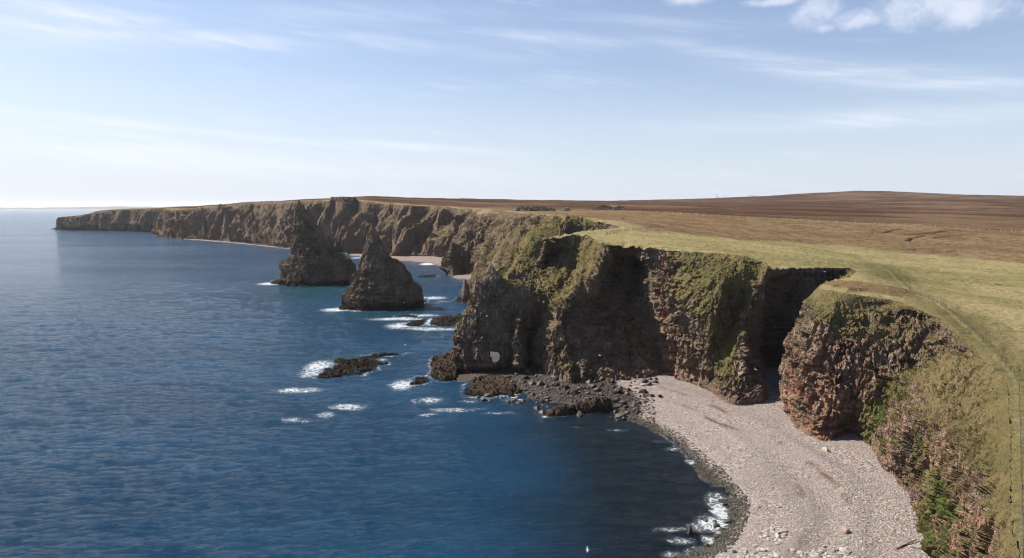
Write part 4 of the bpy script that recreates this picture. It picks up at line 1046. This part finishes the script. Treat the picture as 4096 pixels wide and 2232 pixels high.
# bigger pale stones of the beach: individuals
placed = 0
big = []
while placed < 250:
    p = random.uniform(2850, 3420); q_ = random.uniform(1930, 2300)
    g = PZ(p, q_, 1.8); zb_, sb_ = beach_at(g[0], g[1])
    if not 2.0 < sb_[0] < 26 or fbm(np.array([g[0]*.15]), np.array([g[1]*.15]), np.array([0.]), 3, 61)[0] < -.25+.03*(g[1]-115): continue
    s_ = random.choice([.32, .38, .44, .52, .64, .8])*random.uniform(.85, 1.2)
    if sb_[0] < 6.0:
        put('beach_stone', random.choice(wetv), (g[0], g[1], float(zb_[0])+s_*.15), s_*1.2, 'dark weed covered stone lying along the wet lower edge of the beach', 'weedy stones along the wet edge of the beach', 'stone', .2)
    else:
        put('beach_stone', random.choice(dryv), (g[0], g[1], float(zb_[0])+s_*.12), s_, 'pale rounded cobble lying among grey pebbles on the near beach', 'large pale cobbles on the near beach', 'stone', .15)
    placed += 1
g = PZ(3385, 2140, 2.5); zb_, _ = beach_at(g[0], g[1]); o = put('boulder', rock_data(400, plain('pink_boulder', (.36, .27, .22)), flat=.6, sub=3, angular=False), (g[0], g[1], float(zb_[0])+.25), 1.0, 'large pinkish boulder, biggest stone on the near pebbles', None, 'boulder', .1)
g = PZ(3306, 1805, 3.5); zb_, _ = beach_at(g[0], g[1]); o = put('boulder', rock_data(401, plain('sandy_boulder', (.42, .36, .27)), flat=.6, sub=3), (g[0], g[1], float(zb_[0])+.3), 1.2, 'yellowish wedge shaped boulder just below the tall promontory', None, 'boulder', .1)
# pebbles: thousands, one object each
def scatter(name, n, fn, meshes, mat, smin, smax, kindlabel, flatten=1.):
    Vs = []; Fs = []; off = 0
    base = []
    for me in meshes:
        v = np.array([q.co for q in me.vertices]); f_ = np.array([list(q.vertices) for q in me.polygons]); base.append((v, f_))
    pts = fn(n)
    rg = np.random.default_rng(5)
    for (x, yv, zz) in pts:
        v, f_ = base[rg.integers(len(base))]; s_ = rg.uniform(0, 1)**2*(smax-smin)+smin; a = rg.uniform(0, 6.28)
        c, s2_ = math.cos(a), math.sin(a); q = v*s_*np.array((rg.uniform(.9, 1.5), 1, rg.uniform(.7, 1)*flatten))
        q = np.stack((q[:, 0]*c-q[:, 1]*s2_, q[:, 0]*s2_+q[:, 1]*c, q[:, 2]), -1)+np.array((x, yv, zz+s_*.1))
        Vs.append(q); Fs.append(f_+off); off += len(v)
    o = mesh_np(name, np.concatenate(Vs), np.concatenate(Fs), mat, smooth=True)
    return tag(o, kindlabel, 'pebbles', kind='stuff')
def low_rock(seed, flat): 
    bm = rock_mesh(seed, flat=flat, sub=1, angular=False); me = bpy.data.meshes.new('pebble'); bm.to_mesh(me); bm.free(); return me
low = [low_rock(500+i, .5) for i in range(6)]
def pts_beach(lo, hi, px0, px1, py0, py1, dens=None):
    def fn(n):
        out = []
        while len(out) < n:
            p = np.random.uniform(px0, px1, 6000); q_ = np.random.uniform(py0, py1, 6000)
            Q = np.array([PZ(a, b, 2.) for a, b in zip(p, q_)]); zz, s_ = beach_at(Q[:, 0], Q[:, 1])
            k = (s_ > lo) & (s_ < hi)
            if dens is not None: k &= dens(Q[:, 0], Q[:, 1], s_) > np.random.uniform(0, 1, 6000)
            out += [(Q[i, 0], Q[i, 1], zz[i]) for i in np.where(k)[0]]
        return out[:n]
    return fn
scatter('pebbles', 9000, pts_beach(3.5, 34, 2550, 3660, 1560, 2330, lambda x, yv, s: np.clip(.75+1.6*fbm(x*.12, yv*.12, x*0, 3, 62)-s*.022, .06, 1)), low, M_dry, .07, .26, 'pale grey and pink pebbles covering the beach')
scatter('pebbles', 4500, pts_beach(-2.0, 3.6, 2450, 3000, 1600, 2330), low, M_wet, .12, .42, 'dark wet weedy pebbles along the waterline')
scatter('pebbles', 1800, pts_beach(-1.0, 16, 1850, 2620, 1500, 1700), low, M_bould, .15, .6, 'dark rubble between the boulders under the shaded cliff')

# ------------------------------------------------------------------ fences
M_wood = plain('weathered_wood', (.17, .14, .105), .85); M_wire = plain('fence_wire', (.09, .085, .08), .6)
def along(line, step):
    line = np.array(line); seg = np.linalg.norm(np.diff(line[:, :2], axis=0), axis=1); dd = np.r_[0, np.cumsum(seg)]
    n = int(dd[-1]/step); t_ = np.linspace(0, dd[-1], n+1)
    return np.stack([np.interp(t_, dd, line[:, k]) for k in range(2)], -1)
M_pale = plain('pale_wood', (.46, .41, .34), .85)
def post_data(name, r, h, mat=None):
    mb = MB(); mb.tube([(0, 0, -.3), (0, 0, h*.5), (.01, .01, h)], [r, r*.95, r*.85], 6); o = mb.build(name, mat or M_wood); me = o.data; bpy.data.objects.remove(o); return me
def fence(line, step, label, r=.055, h=1.15, wires=(.2, .45, .7, 1.0), wr=.008, every=9):
    p = along(line, step); zz, _ = ground_at(p[:, 0], p[:, 1]); P3 = np.column_stack((p, zz))
    root = empty('fence', tuple(P3[0])); tag(root, label, 'fence')
    mt_ = M_pale if r > .15 else None; me = post_data('post', r, h, mt_); me2 = post_data('post', r*1.7, h*1.18, mt_)
    for i, q in enumerate(P3):
        o = bpy.data.objects.new('post', me2 if (every and i % every == 0) else me); C.objects.link(o); o.parent = root
        o.location = Vector(q)-Vector(P3[0]); o.rotation_euler = (random.uniform(-.07, .07), random.uniform(-.07, .07), random.uniform(0, 3))
    for w_ in wires:
        mb = MB(); mb.tube([Vector(q)-Vector(P3[0])+Vector((0, 0, w_)) for q in P3], wr, 4); mb.build('wire', M_wire, root)
    return root
fence(fence_line[1:], 2.35, 'long post and wire fence running along the near cliff top at the right', every=12)
f2 = [cast(*p) for p in [(2425,940),(2470,928),(2520,920),(2580,918),(2655,912)]]
fence(f2, 2.0, 'closely spaced post fence on the grass above the shaded cliff', r=.08, h=1.25)
f3 = [cast(*p) for p in [(3560,1087),(3400,1060),(3290,1048),(3190,1030)]]
fence(f3, 5.2, 'sparse thin fence crossing the grass just behind the deep shaded cleft', r=.06, h=1.2, every=0)
f4 = [cast(*p) for p in [(2560,850),(2700,856),(2880,868),(3100,880),(3300,888),(3500,897),(3700,908),(3900,920),(4090,930)]]
fence(f4, 6.5, 'distant line of pale fence posts between brown moor and dark heather', r=.19, h=1.6, wires=(1.1,), every=0)

# ------------------------------------------------------------------ driftwood
def log(px, py, L_, r, rz, label, tilt=0.05, col=(.36, .29, .21)):
    g = PZ(px, py, 3.); zb_, _ = beach_at(g[0], g[1]); mb = MB(); pts = []
    for k in range(7):
        q = k/6-.5; pts.append((q*L_*math.cos(rz)+.06*math.sin(k*2), q*L_*math.sin(rz)+.05*math.cos(k*3), q*L_*tilt+.12))
    mb.tube(pts, [r*(1-.08*k) for k in range(7)], 9)
    o = mb.build('driftwood', plain('driftwood', col), smooth=True); o.location = (g[0], g[1], float(zb_[0])+.05); tag(o, label, 'driftwood'); return o
log(3558,2118,2.6,.22,R(100),'short thick driftwood log lying upright on the pebbles near the cliff foot',.1)
log(3625,2192,5.6,.16,R(28),'long dark driftwood pole against the foot of the near cliff',.08,(.16,.12,.09))
log(3660,2205,2.0,.10,R(-20),'short pale driftwood plank beside the long dark pole',.05,(.55,.50,.44))
log(2602,1543,6.2,.28,R(2),'pale bleached tree trunk lying at the far corner of the beach',.02,(.62,.57,.50))

# ------------------------------------------------------------------ wind turbines on the skyline
M_turb = plain('turbine_grey', (.22, .25, .31), .6)
def turbine(px, py, Y, blen, yaw, ang, label):
    h = PY(px, py, Y); root = empty('wind_turbine', (h[0], h[1], h[2]-85), yaw); tag(root, label, 'wind turbine', 'wind turbines on the skyline')
    mb = MB(); mb.tube([(0, 0, -20), (0, 0, 84)], [3.4, 2.2], 12); mb.build('tower', M_turb, root, True)
    mb = MB(); mb.box((0, 1.5, 85.5), (3.4, 9, 3.4)); mb.build('nacelle', M_turb, root)
    for k in range(3):
        a = R(ang+120*k); d_ = Vector((math.cos(a), 0, math.sin(a))); b = Vector((0, -3.6, 85.5)); mb = MB()
        mb.tube([b, b+d_*blen*.2, b+d_*blen*.6, b+d_*blen], [2.0, 2.8, 1.9, .9], 6); mb.build('blade', M_turb, root)
turbine(2869, 788.5, 9000, 52, .2, 0, 'leftmost wind turbine on the skyline, one blade pointing level to the right')
turbine(2903, 792.5, 9200, 52, .1, 8, 'second wind turbine from the left on the skyline')
turbine(2992.6, 796.5, 9500, 60, .15, 90, 'wind turbine showing only one upright blade above the moor')
turbine(3012, 786, 9000, 54, .0, 38, 'wind turbine with a clear v shape of two raised blades')
turbine(3080, 796, 9800, 44, .1, 112, 'faint turbine blade leaning left above the slope of the hill')
turbine(3099, 795, 9300, 62, .1, 84, 'rightmost turbine blade standing almost upright against the slope')

# ------------------------------------------------------------------ walkers
def person(px, py, col_top, col_leg, label, rz):
    g = cast(px, py); root = empty('person', (g[0], g[1], g[2]), rz); tag(root, label, 'person')
    # body: one continuous skinned surface
    me = bpy.data.meshes.new('body')
    J = [(0,0,.95),(0,0,1.2),(0,0,1.42),(0,0,1.52),(0,0,1.62),(0,0,1.74), (-.1,0,.9),(-.12,.08,.5),(-.12,-.02,.08),(-.12,.12,.03), (.1,0,.9),(.12,-.06,.5),(.12,-.18,.08),(.12,-.04,.03),
         (-.19,0,1.40),(-.25,-.04,1.12),(-.24,.06,.86), (.19,0,1.40),(.25,.04,1.12),(.24,.12,.86)]
    Ed = [(0,1),(1,2),(2,3),(3,4),(4,5),(0,6),(6,7),(7,8),(8,9),(0,10),(10,11),(11,12),(12,13),(2,14),(14,15),(15,16),(2,17),(17,18),(18,19)]
    rad = [.15,.15,.16,.06,.09,.08,.10,.065,.045,.04,.10,.065,.045,.04,.075,.05,.035,.075,.05,.035]
    me.from_pydata(J, Ed, []); o = bpy.data.objects.new('body', me); C.objects.link(o); o.parent = root
    md = o.modifiers.new('skin', 'SKIN'); md.use_smooth_shade = True
    for i, r_ in enumerate(rad): me.skin_vertices[0].data[i].radius = (r_, r_*.8)
    me.skin_vertices[0].data[0].use_root = True
    o.modifiers.new('sub', 'SUBSURF').levels = 1
    m, t, b = newmat('walker_clothes', .8); tcn = t.new('ShaderNodeTexCoord').outputs['Object']; sx = t.new('ShaderNodeSeparateXYZ'); t.set(sx.inputs[0], tcn)
    c = t.mix(t.ramp(sx.outputs[2], .88, .92), col_leg, col_top); c = t.mix(t.ramp(sx.outputs[2], 1.5, 1.53), c, (.45, .3, .22)); c = t.mix(t.ramp(sx.outputs[2], 1.66, 1.69), c, (.04, .03, .025))
    t.set(b.inputs['Base Color'], c); me.materials.append(m)
if True:
    person(2490, 881, (.02,.025,.04), (.02,.02,.03), 'walker in dark clothes on the grass, left one of the pair', .3)
    person(2496, 881, (.30,.17,.05), (.03,.03,.04), 'walker in an ochre jacket on the grass, right one of the pair', -.2)

# ------------------------------------------------------------------ gulls
M_gull = plain('gull_white', (.80, .80, .78), .6); M_gullw = plain('gull_wing', (.62, .64, .66), .6)
def gull_proto():
    root = empty('gull', (0, 0, 0))
    mb = MB(); mb.ell((0, 0, 0), (.10, .26, .09)); mb.ell((0, .26, .04), (.055, .08, .055)); mb.tube([(0, .33, .04), (0, .40, .03)], [.018, .006], 5); mb.tube([(0, -.2, 0), (0, -.36, .01)], [.06, .09], 6)
    mb.build('body', M_gull, root, True)
    for s_ in (-1, 1):
        mb = MB(); top = [(s_*.06, .12, .03), (s_*.38, .16, .16), (s_*.72, -.02, .10)]; bot = [(s_*.06, -.10, .03), (s_*.36, -.03, .15), (s_*.72, -.06, .10)]
        vs = []
        for a, b in zip(top, bot): vs += [a, b, (a[0], a[1], a[2]+.02), (b[0], b[1], b[2]+.012)]
        fs = []
        for k in range(2):
            o = k*4; fs += [[o, o+4, o+5, o+1], [o+2, o+3, o+7, o+6], [o, o+2, o+6, o+4], [o+1, o+5, o+7, o+3]]
        mb.add(vs, fs); mb.build('wing', M_gullw, root)
    return root
gp = gull_proto()
GU = [(3022,1478,196,'white gull gliding low in front of the deep shaded cleft'), (3125,1467,198,'gull flying at the right side of the shaded cleft, close to the promontory'),
      (3298,1087,240,'gull at the top rim of the shaded cleft'), (3096,1308,225,'gull flying halfway up inside the shaded cleft'), (1947,1265,240,'gull in front of the dark face of the arched headland'),
      (2399,1422,225,'gull low in front of the dark cliff wall behind the boulders'), (2297,1097,262,'gull near the top of the shaded wall by the green slope'), (1620,1380,300,'lone gull over the water right of the stacks'),
      (1616,1212,420,'gull passing low in front of the nearer pointed stack'), (3284,1598,180,'gull crossing the lit face of the near promontory'), (2350,2200,118,'gull low over the dark water near the bottom of the view')]
for i, (px, py, Yg_, lb) in enumerate(GU):
    p = PY(px, py, Yg_)
    if i == 0: r_ = gp
    else:
        r_ = gp.copy(); C.objects.link(r_)
        for ch in gp.children: c = ch.copy(); C.objects.link(c); c.parent = r_
    r_.location = p; r_.rotation_euler = (random.uniform(-.2, .2), random.uniform(-.4, .4), random.uniform(1, 2.2)); r_.scale = (1.0,)*3
    tag(r_, lb, 'gull', 'gulls flying along the cliffs')

# ------------------------------------------------------------------ far coast across the bay
pts = [(-500,833),(0,829.5),(120,830),(250,829),(330,828),(420,826),(500,825),(560,826),(640,827),(700,825),(800,824),(900,826),(1000,828),(1300,829)]
xs = np.linspace(-500, 1300, 200); V = []
for px in xs:
    py = np.interp(px, [p[0] for p in pts], [p[1] for p in pts])+.5*math.sin(px*.05)+.4*math.sin(px*.013)
    a = PY(px, py, 24000); V += [(a[0], a[1]-1200, -5), (a[0], a[1]-600, a[2]*.6), (a[0], a[1], a[2]), (a[0], a[1]+3000, -5)]
M_far = plain('far_land', (.06, .07, .05))
o = mesh_np('hills', V, grid_faces(200, 4)[:, ::-1], M_far, smooth=True); tag(o, kind='structure')

# overall albedo calibration of the land surfaces (one factor for every material)
ALB = .75
for mt in bpy.data.materials:
    if not mt.use_nodes or mt.name.startswith('sea_water'): continue
    b_ = mt.node_tree.nodes.get('Principled BSDF')
    if b_ and b_.inputs['Base Color'].is_linked:
        t = NT(mt.node_tree); src = b_.inputs['Base Color'].links[0].from_socket
        t.set(b_.inputs['Base Color'], t.mix(1., src, ((ALB*1.15,)*3 if 'cliff_rock' in mt.name else (ALB,)*3), 'MULTIPLY'))
# ------------------------------------------------------------------ haze
HAZE = 2.2e-5
mb = MB(); mb.box((0, 14000, 148), (90000, 90000, 310))
m = bpy.data.materials.new('haze'); m.use_nodes = True; t = NT(m.node_tree); t.n.clear()
v = t.new('ShaderNodeVolumePrincipled'); v.inputs['Color'].default_value = (.93, .96, 1, 1); v.inputs['Density'].default_value = HAZE; v.inputs['Anisotropy'].default_value = .2
mo = t.new('ShaderNodeOutputMaterial'); t.l.new(v.outputs[0], mo.inputs['Volume'])
hz = mb.build('haze', m); tag(hz, kind='stuff')
